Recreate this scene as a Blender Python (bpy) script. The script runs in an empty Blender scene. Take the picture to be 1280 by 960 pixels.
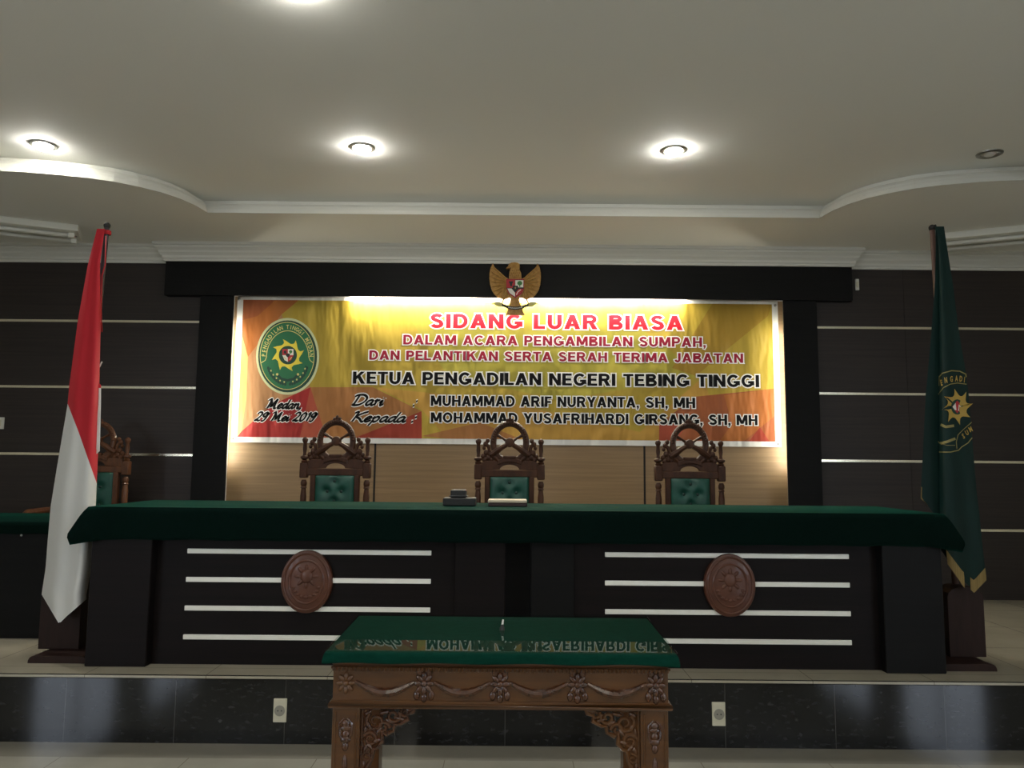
import bpy, bmesh, math, random
from mathutils import Vector, Matrix
random.seed(7)
S = bpy.context.scene
C = S.collection
R = math.radians
PI = math.pi

# ------------------------------------------------------------ camera, world, exposure
FPX = 970.0
PITCH, ROLL = R(5.9), R(0.5)
EYE = Vector((0, 0, 1.383))
cam = bpy.data.cameras.new('camera')
cam.sensor_width = 36
cam.lens = FPX / 1280 * 36
cam.clip_start = 0.05
co = bpy.data.objects.new('camera', cam)
C.objects.link(co)
co.location = EYE
co.rotation_euler = (Matrix.Rotation(PI / 2 + PITCH, 3, 'X') @ Matrix.Rotation(ROLL, 3, 'Z')).to_euler()
S.camera = co
S.view_settings.view_transform = 'Standard'
S.view_settings.look = 'None'
S.view_settings.exposure = 0.1
S.view_settings.gamma = 1.0
S.view_settings.use_curve_mapping = False
w = bpy.data.worlds.new('world')
S.world = w
w.use_nodes = True
w.node_tree.nodes['Background'].inputs[0].default_value = (.9, .95, 1, 1)
w.node_tree.nodes['Background'].inputs[1].default_value = 0.0
S.cycles.max_bounces = 8
S.cycles.diffuse_bounces = 5
S.cycles.sample_clamp_indirect = 6
S.cycles.use_denoising = True

TUBE_E = 50.0        # upright cove tubes beside the banner
TOP_E = 250.0        # cove tubes over the banner
SPOT_W = 28.0         # beam of each lit downlight, watts
DOWN_E = 235.0       # downlight bulbs
FILL_WIN_E = 7.2          # glowing windows added behind the camera to light the ceiling
FILL_PANEL_E = 3.0         # ceiling panels added behind the camera as fill light

ST = 0.333           # height of the stage
SOF = ST + 2.84      # lower ceiling by the wall
CEI = SOF + 0.12     # upper ceiling


def ray(px, py):
    x, y = px - 640, py - 480
    c, s = math.cos(ROLL), math.sin(ROLL)
    x0, y0 = c * x + s * y, -s * x + c * y
    d = (x0 / FPX, 1.0, -y0 / FPX)
    cp, sp = math.cos(PITCH), math.sin(PITCH)
    return Vector((d[0], cp - d[2] * sp, sp + d[2] * cp))


def U(px, py, Y):
    """point of the photograph on the upright plane at depth Y"""
    r = ray(px, py)
    return EYE + r * (Y / r.y)


# ------------------------------------------------------------ materials
def lin(c):
    return tuple(((v / 255) / 12.92 if v / 255 <= .04045 else ((v / 255 + .055) / 1.055) ** 2.4) for v in c) + (1,)


def mat(name, rgb, rough=.5, metal=0.0, spec=.5, coat=0.0, rgb2=None, scale=(6, 6, 6), detail=4, bump=0.0,
        emit=0.0, sheen=0.0, sheen_tint=(255, 255, 255), contrast=(.35, .65), rough2=None, coat_rough=.05):
    m = bpy.data.materials.new(name)
    m.use_nodes = True
    nt = m.node_tree
    b = nt.nodes['Principled BSDF']
    b.inputs['Base Color'].default_value = lin(rgb)
    b.inputs['Roughness'].default_value = rough
    b.inputs['Metallic'].default_value = metal
    b.inputs['Specular IOR Level'].default_value = spec
    b.inputs['Coat Weight'].default_value = coat
    b.inputs['Coat Roughness'].default_value = coat_rough
    b.inputs['Sheen Weight'].default_value = sheen
    b.inputs['Sheen Tint'].default_value = lin(sheen_tint)
    if emit:
        b.inputs['Emission Color'].default_value = lin(rgb)
        b.inputs['Emission Strength'].default_value = emit
    if rgb2 or bump:
        tc = nt.nodes.new('ShaderNodeTexCoord')
        mp = nt.nodes.new('ShaderNodeMapping')
        mp.inputs['Scale'].default_value = scale
        nz = nt.nodes.new('ShaderNodeTexNoise')
        nz.inputs['Scale'].default_value = 1.0
        nz.inputs['Detail'].default_value = detail
        nz.inputs['Roughness'].default_value = .6
        nt.links.new(tc.outputs['Object'], mp.inputs[0])
        nt.links.new(mp.outputs[0], nz.inputs['Vector'])
        if rgb2:
            cr = nt.nodes.new('ShaderNodeValToRGB')
            cr.color_ramp.elements[0].position, cr.color_ramp.elements[1].position = contrast
            cr.color_ramp.elements[0].color = lin(rgb)
            cr.color_ramp.elements[1].color = lin(rgb2)
            nt.links.new(nz.outputs[0], cr.inputs[0])
            nt.links.new(cr.outputs[0], b.inputs['Base Color'])
        if bump:
            bp = nt.nodes.new('ShaderNodeBump')
            bp.inputs['Strength'].default_value = bump
            bp.inputs['Distance'].default_value = .01
            nt.links.new(nz.outputs[0], bp.inputs['Height'])
            nt.links.new(bp.outputs[0], b.inputs['Normal'])
    return m


def add_tiles(m, w_, h_, mortar, mortar_rgb, axes='XY', off=(0, 0, 0)):
    """grout lines over a material's own colour"""
    nt = m.node_tree
    b = nt.nodes['Principled BSDF']
    tc = nt.nodes.new('ShaderNodeTexCoord')
    mp = nt.nodes.new('ShaderNodeMapping')
    mp.inputs['Location'].default_value = off
    if axes == 'XZ':
        mp.inputs['Rotation'].default_value = (-PI / 2, 0, 0)
    br = nt.nodes.new('ShaderNodeTexBrick')
    br.offset = 0
    br.inputs['Scale'].default_value = 1
    br.inputs['Brick Width'].default_value = w_
    br.inputs['Row Height'].default_value = h_
    br.inputs['Mortar Size'].default_value = mortar
    br.inputs['Mortar Smooth'].default_value = 0
    br.inputs['Mortar'].default_value = lin(mortar_rgb)
    nt.links.new(tc.outputs['Object'], mp.inputs[0])
    nt.links.new(mp.outputs[0], br.inputs['Vector'])
    src = b.inputs['Base Color'].links[0].from_socket if b.inputs['Base Color'].links else None
    for k in ('Color1', 'Color2'):
        if src:
            nt.links.new(src, br.inputs[k])
        else:
            br.inputs[k].default_value = b.inputs['Base Color'].default_value
    nt.links.new(br.outputs['Color'], b.inputs['Base Color'])
    return m


M = {}
M['plaster'] = mat('white ceiling paint', (232, 232, 226), .8, bump=.05, scale=(40, 40, 40))
M['cornice'] = mat('white gypsum cornice', (208, 207, 198), .6)
M['hall_wall'] = mat('cream wall paint', (206, 204, 196), .8)
M['panel'] = mat('dark wenge panel', (42, 36, 34), .45, rgb2=(52, 44, 41), scale=(1.2, 30, 60), bump=.04, spec=.35)
M['black_lam'] = mat('black brown laminate', (17, 17, 17), .5, rgb2=(21, 20, 20), scale=(2, 20, 40), spec=.14)
M['bench_wood'] = mat('near black bench laminate', (18, 14, 14), .5, rgb2=(24, 18, 18), scale=(1.5, 20, 50), spec=.14)
M['beige'] = mat('beige oak panel', (132, 108, 79), .5, rgb2=(158, 131, 98), scale=(1.1, 8, 42), bump=.03, contrast=(.25, .75))
M['groove'] = mat('dark groove', (30, 26, 24), .8)
M['strip'] = mat('champagne metal strip', (240, 234, 212), .2, metal=1.0)
M['strip_white'] = mat('pale satin strip', (250, 249, 240), .3, coat=.4, coat_rough=.3)
M['granite'] = mat('black granite tile', (19, 19, 20), .07, rgb2=(46, 46, 48), scale=(26, 26, 60), contrast=(.56, .74), spec=.5)
add_tiles(M['granite'], .545, 2.0, .0015, (70, 68, 66), 'XZ', (.02, 1, .7))
M['floor'] = mat('cream polished tile', (150, 147, 133), .1, rgb2=(159, 155, 141), scale=(3, 3, 3))
add_tiles(M['floor'], .6, .6, .002, (120, 112, 96), 'XY', (.3, .1, 0))
M['floor_edge'] = mat('cream border tile', (128, 124, 112), .1, rgb2=(136, 131, 118), scale=(3, 3, 3))
M['stage_floor'] = mat('cream stage tile', (168, 160, 141), .2, rgb2=(177, 169, 150), scale=(3, 3, 3))
add_tiles(M['stage_floor'], .6, .6, .002, (120, 112, 96), 'XY', (.3, .1, 0))
M['white_paint'] = mat('white enamel', (225, 224, 214), .4)
M['white_frame'] = mat('white aluminium frame', (225, 226, 226), .4)
M['alu'] = mat('grey metal ring', (150, 148, 142), .3, metal=.9)
M['dark_metal'] = mat('dark metal', (40, 38, 36), .4, metal=.6)
M['bulb'] = mat('lit lamp glass', (255, 252, 243), .4, emit=DOWN_E)
M['bulb_off'] = mat('unlit lamp glass', (200, 198, 190), .15, spec=.6)
M['tube_lit'] = mat('lit tube', (255, 248, 226), .4, emit=TUBE_E)
M['tube_top'] = mat('bright lit tube', (255, 248, 226), .4, emit=TOP_E)
M['tube_off'] = mat('unlit white tube', (215, 215, 208), .3)
M['fill_pane'] = mat('added glowing pane', (226, 238, 255), .4, emit=FILL_WIN_E)
M['fill_panel'] = mat('added glowing panel', (255, 247, 228), .4, emit=FILL_PANEL_E)
M['green_cloth'] = mat('dark green velvet cloth', (3, 16, 13), .9, rgb2=(5, 20, 17), scale=(60, 60, 60), spec=.05, sheen=.42, sheen_tint=(30, 120, 98), bump=.05)
M['green_table'] = mat('green table cloth', (8, 46, 36), .9, spec=.04, rgb2=(11, 54, 43), scale=(30, 60, 60))
M['leather'] = mat('green leather', (10, 62, 50), .45, rgb2=(14, 74, 60), scale=(14, 14, 14), bump=.08)
M['button'] = mat('leather button', (8, 40, 32), .5)
M['chair_wood'] = mat('dark carved chair wood', (50, 28, 16), .5, spec=.25, rgb2=(68, 40, 23), scale=(30, 30, 10), coat=.04)
M['chair_wood2'] = mat('brown carved chair wood', (74, 44, 26), .5, spec=.25, rgb2=(96, 60, 36), scale=(30, 30, 10), coat=.2)
M['teak'] = mat('varnished teak', (66, 37, 14), .28, rgb2=(94, 58, 24), scale=(4, 30, 34), coat=.3, bump=.04, contrast=(.25, .75))
M['teak_dark'] = mat('dark stained teak carving', (54, 27, 12), .26, rgb2=(78, 43, 20), scale=(40, 40, 40), coat=.5)
M['oval'] = mat('red brown carved oval', (80, 42, 25), .45, rgb2=(96, 53, 33), scale=(12, 12, 20), coat=.15)
M['stand_wood'] = mat('dark red brown stand wood', (40, 26, 22), .5, spec=.2, rgb2=(50, 33, 28), scale=(30, 30, 4))
M['pole'] = mat('dark pole', (46, 38, 44), .4)
M['pole_wood'] = mat('brown wooden pole', (92, 62, 50), .5)
M['red_cord'] = mat('red cord', (190, 30, 40), .7)
M['white_cord'] = mat('white cord', (215, 212, 205), .7)
M['flag_green'] = mat('dark green satin flag', (8, 35, 31), .6, spec=.25, rgb2=(11, 42, 38), scale=(8, 8, 3))
M['fringe'] = mat('gold fringe', (120, 98, 52), .7, rgb2=(146, 122, 70), scale=(200, 200, 4))
M['gold_thread'] = mat('gold embroidery', (180, 148, 66), .6)
M['gold_line'] = mat('dull gold embroidery', (140, 128, 74), .6)
M['gold'] = mat('gilded wood', (150, 110, 55), .4, metal=.35, rgb2=(182, 140, 76), scale=(42, 42, 42), spec=.5)
M['ink'] = mat('black print', (12, 11, 14), .7, spec=.15)
M['print_white'] = mat('white vinyl', (235, 234, 232), .5)
M['red_print'] = mat('red print', (196, 26, 44), .6, spec=.2)
M['maroon_print'] = mat('crimson print', (142, 24, 50), .6, spec=.2)
M['e_dark'] = mat('dark green print', (16, 62, 48), .55)
M['e_green'] = mat('green print', (28, 104, 66), .55)
M['e_pale'] = mat('pale green glow print', (196, 204, 160), .55)
M['e_yellow'] = mat('yellow print', (232, 214, 70), .55)
M['e_gold'] = mat('pale gold print', (206, 198, 120), .55)
M['e_red'] = mat('shield red', (176, 38, 48), .55)
M['e_white'] = mat('shield white', (225, 222, 212), .55)
M['e_black'] = mat('shield black', (26, 24, 26), .55)
M['e_tree'] = mat('shield tree green', (60, 120, 60), .55)
M['paper'] = mat('book paper edge', (205, 190, 165), .8)
M['black_plastic'] = mat('matt black', (22, 22, 23), .5)
M['book_cover'] = mat('dark maroon book cover', (46, 26, 24), .5)
M['socket'] = mat('ivory plastic', (214, 208, 184), .4)
M['socket_dark'] = mat('grey socket well', (150, 146, 132), .45)

# banner print colours, with a cloth bump shared by all of them
PRINT = {}


def print_mat(key, rgb):
    m = mat('banner print ' + key, rgb, .5, spec=.3)
    nt = m.node_tree
    tc = nt.nodes.new('ShaderNodeTexCoord')
    mp = nt.nodes.new('ShaderNodeMapping')
    mp.inputs['Rotation'].default_value = (0, R(28), 0)
    mp.inputs['Scale'].default_value = (3.4, 1, 1.0)
    nz = nt.nodes.new('ShaderNodeTexNoise')
    nz.inputs['Scale'].default_value = 1.2
    nz.inputs['Detail'].default_value = 3
    bp = nt.nodes.new('ShaderNodeBump')
    bp.inputs['Strength'].default_value = .8
    bp.inputs['Distance'].default_value = .11
    nt.links.new(tc.outputs['Object'], mp.inputs[0])
    nt.links.new(mp.outputs[0], nz.inputs['Vector'])
    nt.links.new(nz.outputs[0], bp.inputs['Height'])
    nt.links.new(bp.outputs[0], nt.nodes['Principled BSDF'].inputs['Normal'])
    PRINT[key] = m


for k, rgb in dict(white=(228, 228, 226), yellow=(170, 146, 54), lime=(163, 152, 58), fold_yellow=(156, 125, 43), gold=(183, 141, 62),
                   pale=(186, 158, 98), peach=(170, 125, 85), orange=(168, 100, 47), brown=(152, 85, 49),
                   tan=(161, 108, 60), salmon=(168, 78, 57), red=(159, 42, 40), deepred=(152, 57, 40)).items():
    print_mat(k, rgb)

# thin clear glass
g = bpy.data.materials.new('clear glass sheet')
g.use_nodes = True
nt = g.node_tree
nt.nodes.remove(nt.nodes['Principled BSDF'])
fr = nt.nodes.new('ShaderNodeFresnel')
fr.inputs[0].default_value = 1.5
tr = nt.nodes.new('ShaderNodeBsdfTransparent')
tr.inputs[0].default_value = (.93, .97, .95, 1)
gl = nt.nodes.new('ShaderNodeBsdfGlossy')
gl.inputs['Roughness'].default_value = .015
mx = nt.nodes.new('ShaderNodeMixShader')
gm = nt.nodes.new('ShaderNodeNewGeometry')
ma = nt.nodes.new('ShaderNodeMath')
ma.operation = 'SUBTRACT'
mb_ = nt.nodes.new('ShaderNodeMath')
mb_.operation = 'MULTIPLY'
ma.inputs[0].default_value = 1
nt.links.new(gm.outputs['Backfacing'], ma.inputs[1])
nt.links.new(ma.outputs[0], mb_.inputs[0])
nt.links.new(fr.outputs[0], mb_.inputs[1])
nt.links.new(mb_.outputs[0], mx.inputs[0])
nt.links.new(tr.outputs[0], mx.inputs[1])
nt.links.new(gl.outputs[0], mx.inputs[2])
nt.links.new(mx.outputs[0], nt.nodes['Material Output'].inputs[0])
M['glass'] = g

# red over white flag cloth: the seam is where the attribute crosses one half
f_ = bpy.data.materials.new('red and white flag cloth')
f_.use_nodes = True
nt = f_.node_tree
at_ = nt.nodes.new('ShaderNodeAttribute')
at_.attribute_name = 'red_share'
gt = nt.nodes.new('ShaderNodeMath')
gt.operation = 'GREATER_THAN'
gt.inputs[1].default_value = .5
mc = nt.nodes.new('ShaderNodeMix')
mc.data_type = 'RGBA'
mc.inputs[6].default_value = lin((212, 211, 207))
mc.inputs[7].default_value = lin((188, 22, 38))
nt.links.new(at_.outputs['Fac'], gt.inputs[0])
nt.links.new(gt.outputs[0], mc.inputs[0])
nt.links.new(mc.outputs[2], nt.nodes['Principled BSDF'].inputs['Base Color'])
nt.nodes['Principled BSDF'].inputs['Roughness'].default_value = .7
M['flag_rw'] = f_


# ------------------------------------------------------------ mesh building
class MB:
    """collects shapes in world coordinates; build() links them as ONE mesh object"""

    def __init__(s):
        s.bm = bmesh.new()
        s.mats = []

    def mi(s, m):
        if m not in s.mats:
            s.mats.append(m)
        return s.mats.index(m)

    def _bev(s, verts, r, seg):
        es = list({e for v in verts for e in v.link_edges})
        bmesh.ops.bevel(s.bm, geom=es, offset=r, segments=seg, affect='EDGES', profile=.5)

    def box(s, x0, x1, y0, y1, z0, z1, r=0, seg=1, m=None, rot=None):
        g_ = bmesh.ops.create_cube(s.bm, size=1)
        vs = g_['verts']
        c = Vector(((x0 + x1) / 2, (y0 + y1) / 2, (z0 + z1) / 2))
        for v in vs:
            v.co = Vector((v.co.x * (x1 - x0), v.co.y * (y1 - y0), v.co.z * (z1 - z0)))
            if rot:
                v.co = rot @ v.co
            v.co += c
        if m:
            k = s.mi(m)
            for f in {f for v in vs for f in v.link_faces}:
                f.material_index = k
        if r:
            s._bev(vs, r, seg)
        return s

    def prism(s, pts, y0, y1, r=0, m=None, frame=None):
        """outline in x,z pushed from y0 to y1; frame maps (x, y, z) to world"""
        fr_ = frame or (lambda x, y, z: Vector((x, y, z)))
        a = [s.bm.verts.new(fr_(x, y0, z)) for x, z in pts]
        b = [s.bm.verts.new(fr_(x, y1, z)) for x, z in pts]
        n = len(pts)
        fs = [s.bm.faces.new(a), s.bm.faces.new(b[::-1])]
        for i in range(n):
            fs.append(s.bm.faces.new((a[i], b[i], b[(i + 1) % n], a[(i + 1) % n])))
        bmesh.ops.recalc_face_normals(s.bm, faces=fs)
        if m:
            k = s.mi(m)
            for f in fs:
                f.material_index = k
        if r:
            es = list({e for v in a for e in v.link_edges if e.other_vert(v) in a})
            bmesh.ops.bevel(s.bm, geom=es, offset=r, segments=2, affect='EDGES', profile=.5)
        return s

    def flat(s, pts, m=None):
        f = s.bm.faces.new([s.bm.verts.new(p) for p in pts])
        if m:
            f.material_index = s.mi(m)
        return f

    def tube(s, path, r, n=8, closed=False, m=None, squash=None):
        path = [Vector(p) for p in path]
        N = len(path)
        rs = r if isinstance(r, (list, tuple)) else [r] * N
        rings = []
        up = None
        for i, p in enumerate(path):
            if closed:
                t = path[(i + 1) % N] - path[i - 1]
            else:
                t = path[min(i + 1, N - 1)] - path[max(i - 1, 0)]
            t.normalize()
            if up is None:
                up = Vector((0, 1, 0)) if abs(t.y) < .9 else Vector((1, 0, 0))
            u = (up - t * up.dot(t))
            if u.length < 1e-4:
                u = t.orthogonal()
            u.normalize()
            v = t.cross(u)
            ring = []
            for k in range(n):
                a = 2 * PI * k / n
                q = u * math.cos(a) * rs[i] * (squash or 1) + v * math.sin(a) * rs[i]
                ring.append(s.bm.verts.new(p + q))
            rings.append(ring)
        mi = s.mi(m) if m else 0
        for i in range(N if closed else N - 1):
            A, B = rings[i], rings[(i + 1) % N]
            for k in range(n):
                f = s.bm.faces.new((A[k], A[(k + 1) % n], B[(k + 1) % n], B[k]))
                f.material_index = mi
                f.smooth = True
        if not closed:
            for rg in (rings[0][::-1], rings[-1]):
                f = s.bm.faces.new(rg)
                f.material_index = mi
        return s

    def lathe(s, x, y, prof, n=20, m=None, axis='Z', z=0):
        """prof: list of (r, h) from the bottom up along the axis"""
        mi = s.mi(m) if m else 0
        rings = []
        for r, h in prof:
            rg = []
            for k in range(n):
                a = 2 * PI * k / n
                if axis == 'Z':
                    p = Vector((x + r * math.cos(a), y + r * math.sin(a), h))
                else:
                    p = Vector((x + r * math.cos(a), y + h, z + r * math.sin(a)))
                rg.append(s.bm.verts.new(p))
            rings.append(rg)
        fs = []
        for A, B in zip(rings, rings[1:]):
            for k in range(n):
                fs.append(s.bm.faces.new((A[k], A[(k + 1) % n], B[(k + 1) % n], B[k])))
        fs.append(s.bm.faces.new(rings[0][::-1]))
        fs.append(s.bm.faces.new(rings[-1]))
        for f in fs:
            f.material_index = mi
            f.smooth = True
        bmesh.ops.recalc_face_normals(s.bm, faces=fs)
        return s

    def ball(s, c, rad, m=None, seg=12, rings=8, rot=None):
        g_ = bmesh.ops.create_uvsphere(s.bm, u_segments=seg, v_segments=rings, radius=1)
        rad = rad if isinstance(rad, (tuple, list)) else (rad,) * 3
        mi = s.mi(m) if m else 0
        for v in g_['verts']:
            v.co = Vector((v.co.x * rad[0], v.co.y * rad[1], v.co.z * rad[2]))
            if rot:
                v.co = rot @ v.co
            v.co += Vector(c)
        for f in {f for v in g_['verts'] for f in v.link_faces}:
            f.material_index = mi
            f.smooth = True
        return s

    def sweep(s, path, prof, side=1, m=None):
        """prof (out, z) carried along a level polyline with mitred corners; out is to the given side"""
        path = [Vector((p[0], p[1], 0)) for p in path]
        N = len(path)
        cols = []
        for i, p in enumerate(path):
            ns = []
            for a, b in ((i - 1, i), (i, i + 1)):
                if a >= 0 and b < N:
                    t = (path[b] - path[a]).normalized()
                    ns.append(Vector((-t.y, t.x, 0)) * side)
            nrm = sum(ns, Vector()).normalized()
            nrm *= 1 / max(.3, nrm.dot(ns[0]))
            cols.append([s.bm.verts.new(p + nrm * o + Vector((0, 0, z))) for o, z in prof])
        fs = []
        for A, B in zip(cols, cols[1:]):
            for k in range(len(prof) - 1):
                fs.append(s.bm.faces.new((A[k], A[k + 1], B[k + 1], B[k])))
        if m:
            k = s.mi(m)
            for f in fs:
                f.material_index = k
        bmesh.ops.recalc_face_normals(s.bm, faces=fs)
        return s

    def grid(s, fn, nu, nv, m=None):
        vs = [[s.bm.verts.new(fn(i / nu, j / nv)) for i in range(nu + 1)] for j in range(nv + 1)]
        mi = s.mi(m) if m else 0
        for j in range(nv):
            for i in range(nu):
                f = s.bm.faces.new((vs[j][i], vs[j][i + 1], vs[j + 1][i + 1], vs[j + 1][i]))
                f.material_index = mi
                f.smooth = True
        return vs

    def build(s, name, m=None, parent=None, smooth=False, angle=40):
        me = bpy.data.meshes.new(name)
        o = bpy.data.objects.new(name, me)
        C.objects.link(o)
        base = Vector()
        if parent:
            o.parent = parent
            q = parent
            while q:
                base += q.location
                q = q.parent
        for v in s.bm.verts:
            v.co -= base
        s.bm.to_mesh(me)
        s.bm.free()
        for k in s.mats or [m]:
            me.materials.append(k)
        if smooth:
            for p in me.polygons:
                p.use_smooth = True
            me.set_sharp_from_angle(angle=R(angle))
        return o


def tag(o, label, cat, group=None, kind=None):
    o['label'] = label
    o['category'] = cat
    if group:
        o['group'] = group
    if kind:
        o['kind'] = kind
    return o


def struct(name, mb, m=None, smooth=False):
    o = mb.build(name, m, None, smooth)
    o['kind'] = 'structure'
    return o


def thing(name, label, cat, loc, group=None):
    o = bpy.data.objects.new(name, None)
    o.empty_display_size = .1
    C.objects.link(o)
    o.location = loc
    return tag(o, label, cat, group)


def copy_tree(o, parent=None):
    c = o.copy()
    C.objects.link(c)
    if parent:
        c.parent = parent
    for ch in [x for x in bpy.data.objects if x.parent == o]:
        copy_tree(ch, c)
    return c


# ------------------------------------------------------------ the room
RX, RB = 5.6, -8.5                      # half width of the hall, its back wall
FRONT = 6.36                            # panelled wall
b = MB()
b.box(-RX, RX, RB, 3.8, -.06, 0, m=M['floor'])
b.box(-RX, RX, 3.8, 4.0, -.06, 0, m=M['floor_edge'])
struct('floor', b)
b = MB()
b.box(-RX, RX, 3.99, FRONT + .1, 0, ST - .02, m=M['granite'])
b.box(-RX, RX, 3.965, FRONT + .1, ST - .02, ST, r=.004, m=M['stage_floor'])
struct('floor_stage', b)

b = MB()
b.box(-RX - .1, -RX, RB - .1, FRONT + .2, -.06, CEI + .1)
struct('wall_left', b, M['hall_wall'])
b = MB()
b.box(RX, RX + .1, RB - .1, FRONT + .2, -.06, CEI + .1)
struct('wall_right', b, M['hall_wall'])
b = MB()
b.box(-RX, RX, RB - .1, RB, -.06, CEI + .1)
struct('wall_back', b, M['hall_wall'])

b = MB()
b.box(-RX, RX, RB, FRONT + .2, CEI, CEI + .08)
struct('ceiling', b, M['plaster'])

# lower ceiling round the tray, its edge curved near the corners
arc = [(2.215, 5.46), (2.24, 5.30), (2.29, 5.16), (2.36, 5.045), (2.46, 4.94), (2.58, 4.85), (2.72, 4.785), (2.88, 4.735), (3.04, 4.70), (3.2, 4.68)]
edge = [(-3.2, RB)] + [(-x, y) for x, y in arc[::-1]] + arc + [(3.2, RB)]
b = MB()
for k in range(len(arc) * 2 - 1):
    (xa, ya), (xb, yb) = edge[k + 1], edge[k + 2]
    b.flat([(xa, ya, SOF), (xb, yb, SOF), (xb, FRONT + .1, SOF), (xa, FRONT + .1, SOF)])
for s_ in (-1, 1):
    b.flat([(s_ * 3.2, RB, SOF), (s_ * RX, RB, SOF), (s_ * RX, FRONT + .1, SOF), (s_ * 3.2, FRONT + .1, SOF)])
bmesh.ops.remove_doubles(b.bm, verts=b.bm.verts, dist=.0005)
struct('ceiling_soffit', b, M['plaster'])
b = MB()
prof = [(-.006, SOF), (0, SOF - .002), (.006, SOF), (.006, SOF + .026), (.02, SOF + .029), (.02, SOF + .038), (.026, SOF + .041), (.03, SOF + .06), (.042, SOF + .078), (.05, SOF + .084),
        (.05, SOF + .09), (.064, SOF + .093), (.066, SOF + .104), (.084, SOF + .108), (.084, SOF + .12)]
b.sweep(edge, prof, 1)
struct('trim_1', b, M['cornice'])

# panelled wall either side, oak wall in the middle
PL, PR = (-2.58, -2.305), (2.235, 2.51)
PEL = (-2.87, 2.80)
ZP = 2.7455
OAK = 6.52
b = MB()
b.box(-RX, PL[0] + .02, FRONT, FRONT + .3, ST, SOF)
b.box(PR[1] - .02, RX, FRONT, FRONT + .3, ST, SOF)
struct('wall_front', b, M['panel'])
b = MB()
b.box(PL[0], PR[1], OAK, OAK + .1, ST, SOF, m=M['beige'])
for x in (-1.14, 1.113):
    b.box(x - .008, x + .008, OAK - .004, OAK + .03, ST, SOF, m=M['groove'])
struct('wall_front_oak', b)
b = MB()
for x0, x1, xo in ((PL[0], PL[1], PL[0]), (PR[0], PR[1], PR[1])):
    b.box(x0, x1, 6.305, 6.32, ST, ZP + .02)
    s_ = 1 if xo == x0 else -1
    xa, xb = sorted((xo, xo + s_ * .11))
    b.box(xa, xb, 6.315, OAK + .05, ST, ZP + .02)
struct('trim_2', b, M['black_lam'])
b = MB()
b.box(PEL[0], PEL[1], 6.28, 6.296, ZP, SOF - .02)
b.box(PEL[0], PL[0] + .14, 6.29, OAK + .05, ZP, SOF - .02)
b.box(PR[1] - .14, PEL[1], 6.29, OAK + .05, ZP, SOF - .02)
b.box(PL[0] + .14, PR[1] - .14, 6.29, OAK + .05, ZP + .11, ZP + .13)
struct('trim_3', b, M['black_lam'])
b = MB()
z0 = ST + 2.695
prof = [(0, z0), (.014, z0), (.014, z0 + .022), (.024, z0 + .025), (.027, z0 + .045), (.04, z0 + .062), (.045, z0 + .066), (.05, z0 + .082), (.066, z0 + .1), (.07, z0 + .104), (.07, z0 + .12), (.084, z0 + .124), (.084, SOF)]
b.sweep([(-RX, FRONT), (PEL[0], FRONT), (PEL[0], 6.28), (PEL[1], 6.28), (PEL[1], FRONT), (RX, FRONT)], prof, -1)
struct('trim_4', b, M['cornice'])
# white frame of the lit recess
b = MB()
b.box(-2.41, -2.372, OAK - .012, OAK + .02, ST, ZP + .1)
b.box(2.305, 2.343, OAK - .012, OAK + .02, ST, ZP + .1)
b.box(-2.41, 2.343, OAK - .012, OAK + .02, 2.788, 2.82)
struct('trim_5', b, M['white_frame'])
# strips across the dark panels
for k in range(1, 5):
    z = ST + .5505 * k
    for x0, x1 in ((-RX, PL[0]), (PR[1], RX)):
        b = MB()
        b.box(x0, x1, FRONT - .006, FRONT + .01, z - .011, z + .011, r=.002)
        o = struct('trim_6', b, M['strip'])
for x in (-3.42, 3.26, -4.6, 4.5):
    b = MB()
    b.box(x - .0015, x + .0015, FRONT - .0015, FRONT + .01, ST, SOF - .1)
    struct('trim_7', b, M['groove'])


# ------------------------------------------------------------ lamps
def downlight(x, y, lit, label):
    t = thing('downlight', label, 'ceiling light', (x, y, CEI), 'round downlights in the upper ceiling')
    b = MB()
    b.lathe(x, y, [(.052, CEI - .001), (.075, CEI - .001), (.074, CEI - .006), (.062, CEI - .011), (.052, CEI - .008), (.048, CEI - .002)], 28)
    b.build('ring', M['alu'], t, True)
    b = MB()
    b.lathe(x, y, [(.05, CEI - .002), (.052, CEI - .01), (.047, CEI - .021), (.034, CEI - .03), (.018, CEI - .035), (.004, CEI - .036)] if lit else
            [(.046, CEI - .002), (.034, CEI - .004), (.03, CEI - .012), (.018, CEI - .018), (.004, CEI - .02)], 24)
    b.build('bulb', M['bulb'] if lit else M['bulb_off'], t, True)
    if lit:
        li = bpy.data.lights.new('downlight_beam', 'SPOT')
        li.energy = SPOT_W
        li.color = (1, .985, .95)
        li.spot_size = R(115)
        li.spot_blend = .9
        li.shadow_soft_size = .04
        lo_ = bpy.data.objects.new('downlight_beam', li)
        C.objects.link(lo_)
        lo_.parent = t
        lo_.location = (0, 0, -.1)
    return t


downlight(-2.865, 4.55, True, 'lit downlight shining hard on the curved white moulding beside it')
downlight(-.925, 4.55, True, 'lit downlight in the open ceiling, the nearer one to the red and white flag')
downlight(.972, 4.55, True, 'lit downlight in the open ceiling, the nearer one to the green flag')
downlight(2.9, 4.56, False, 'unlit downlight with a dark ring beside the curved moulding above the green flag')
downlight(-.885, 2.93, True, 'lit downlight nearest the camera, at the top edge of the ceiling in view')
for x, y, lab in ((-2.0, .9, 'over the camera, flag side'), (.1, .9, 'straight over the camera'), (2.1, .9, 'over the camera, far side'),  # unseen downlights, added for more light from overhead
                  (-2.0, -.9, 'behind the camera, flag side'), (.1, -.9, 'straight behind the camera'), (2.1, -.9, 'behind the camera, far side')):
    downlight(x, y, True, 'added lit downlight ' + lab)


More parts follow.
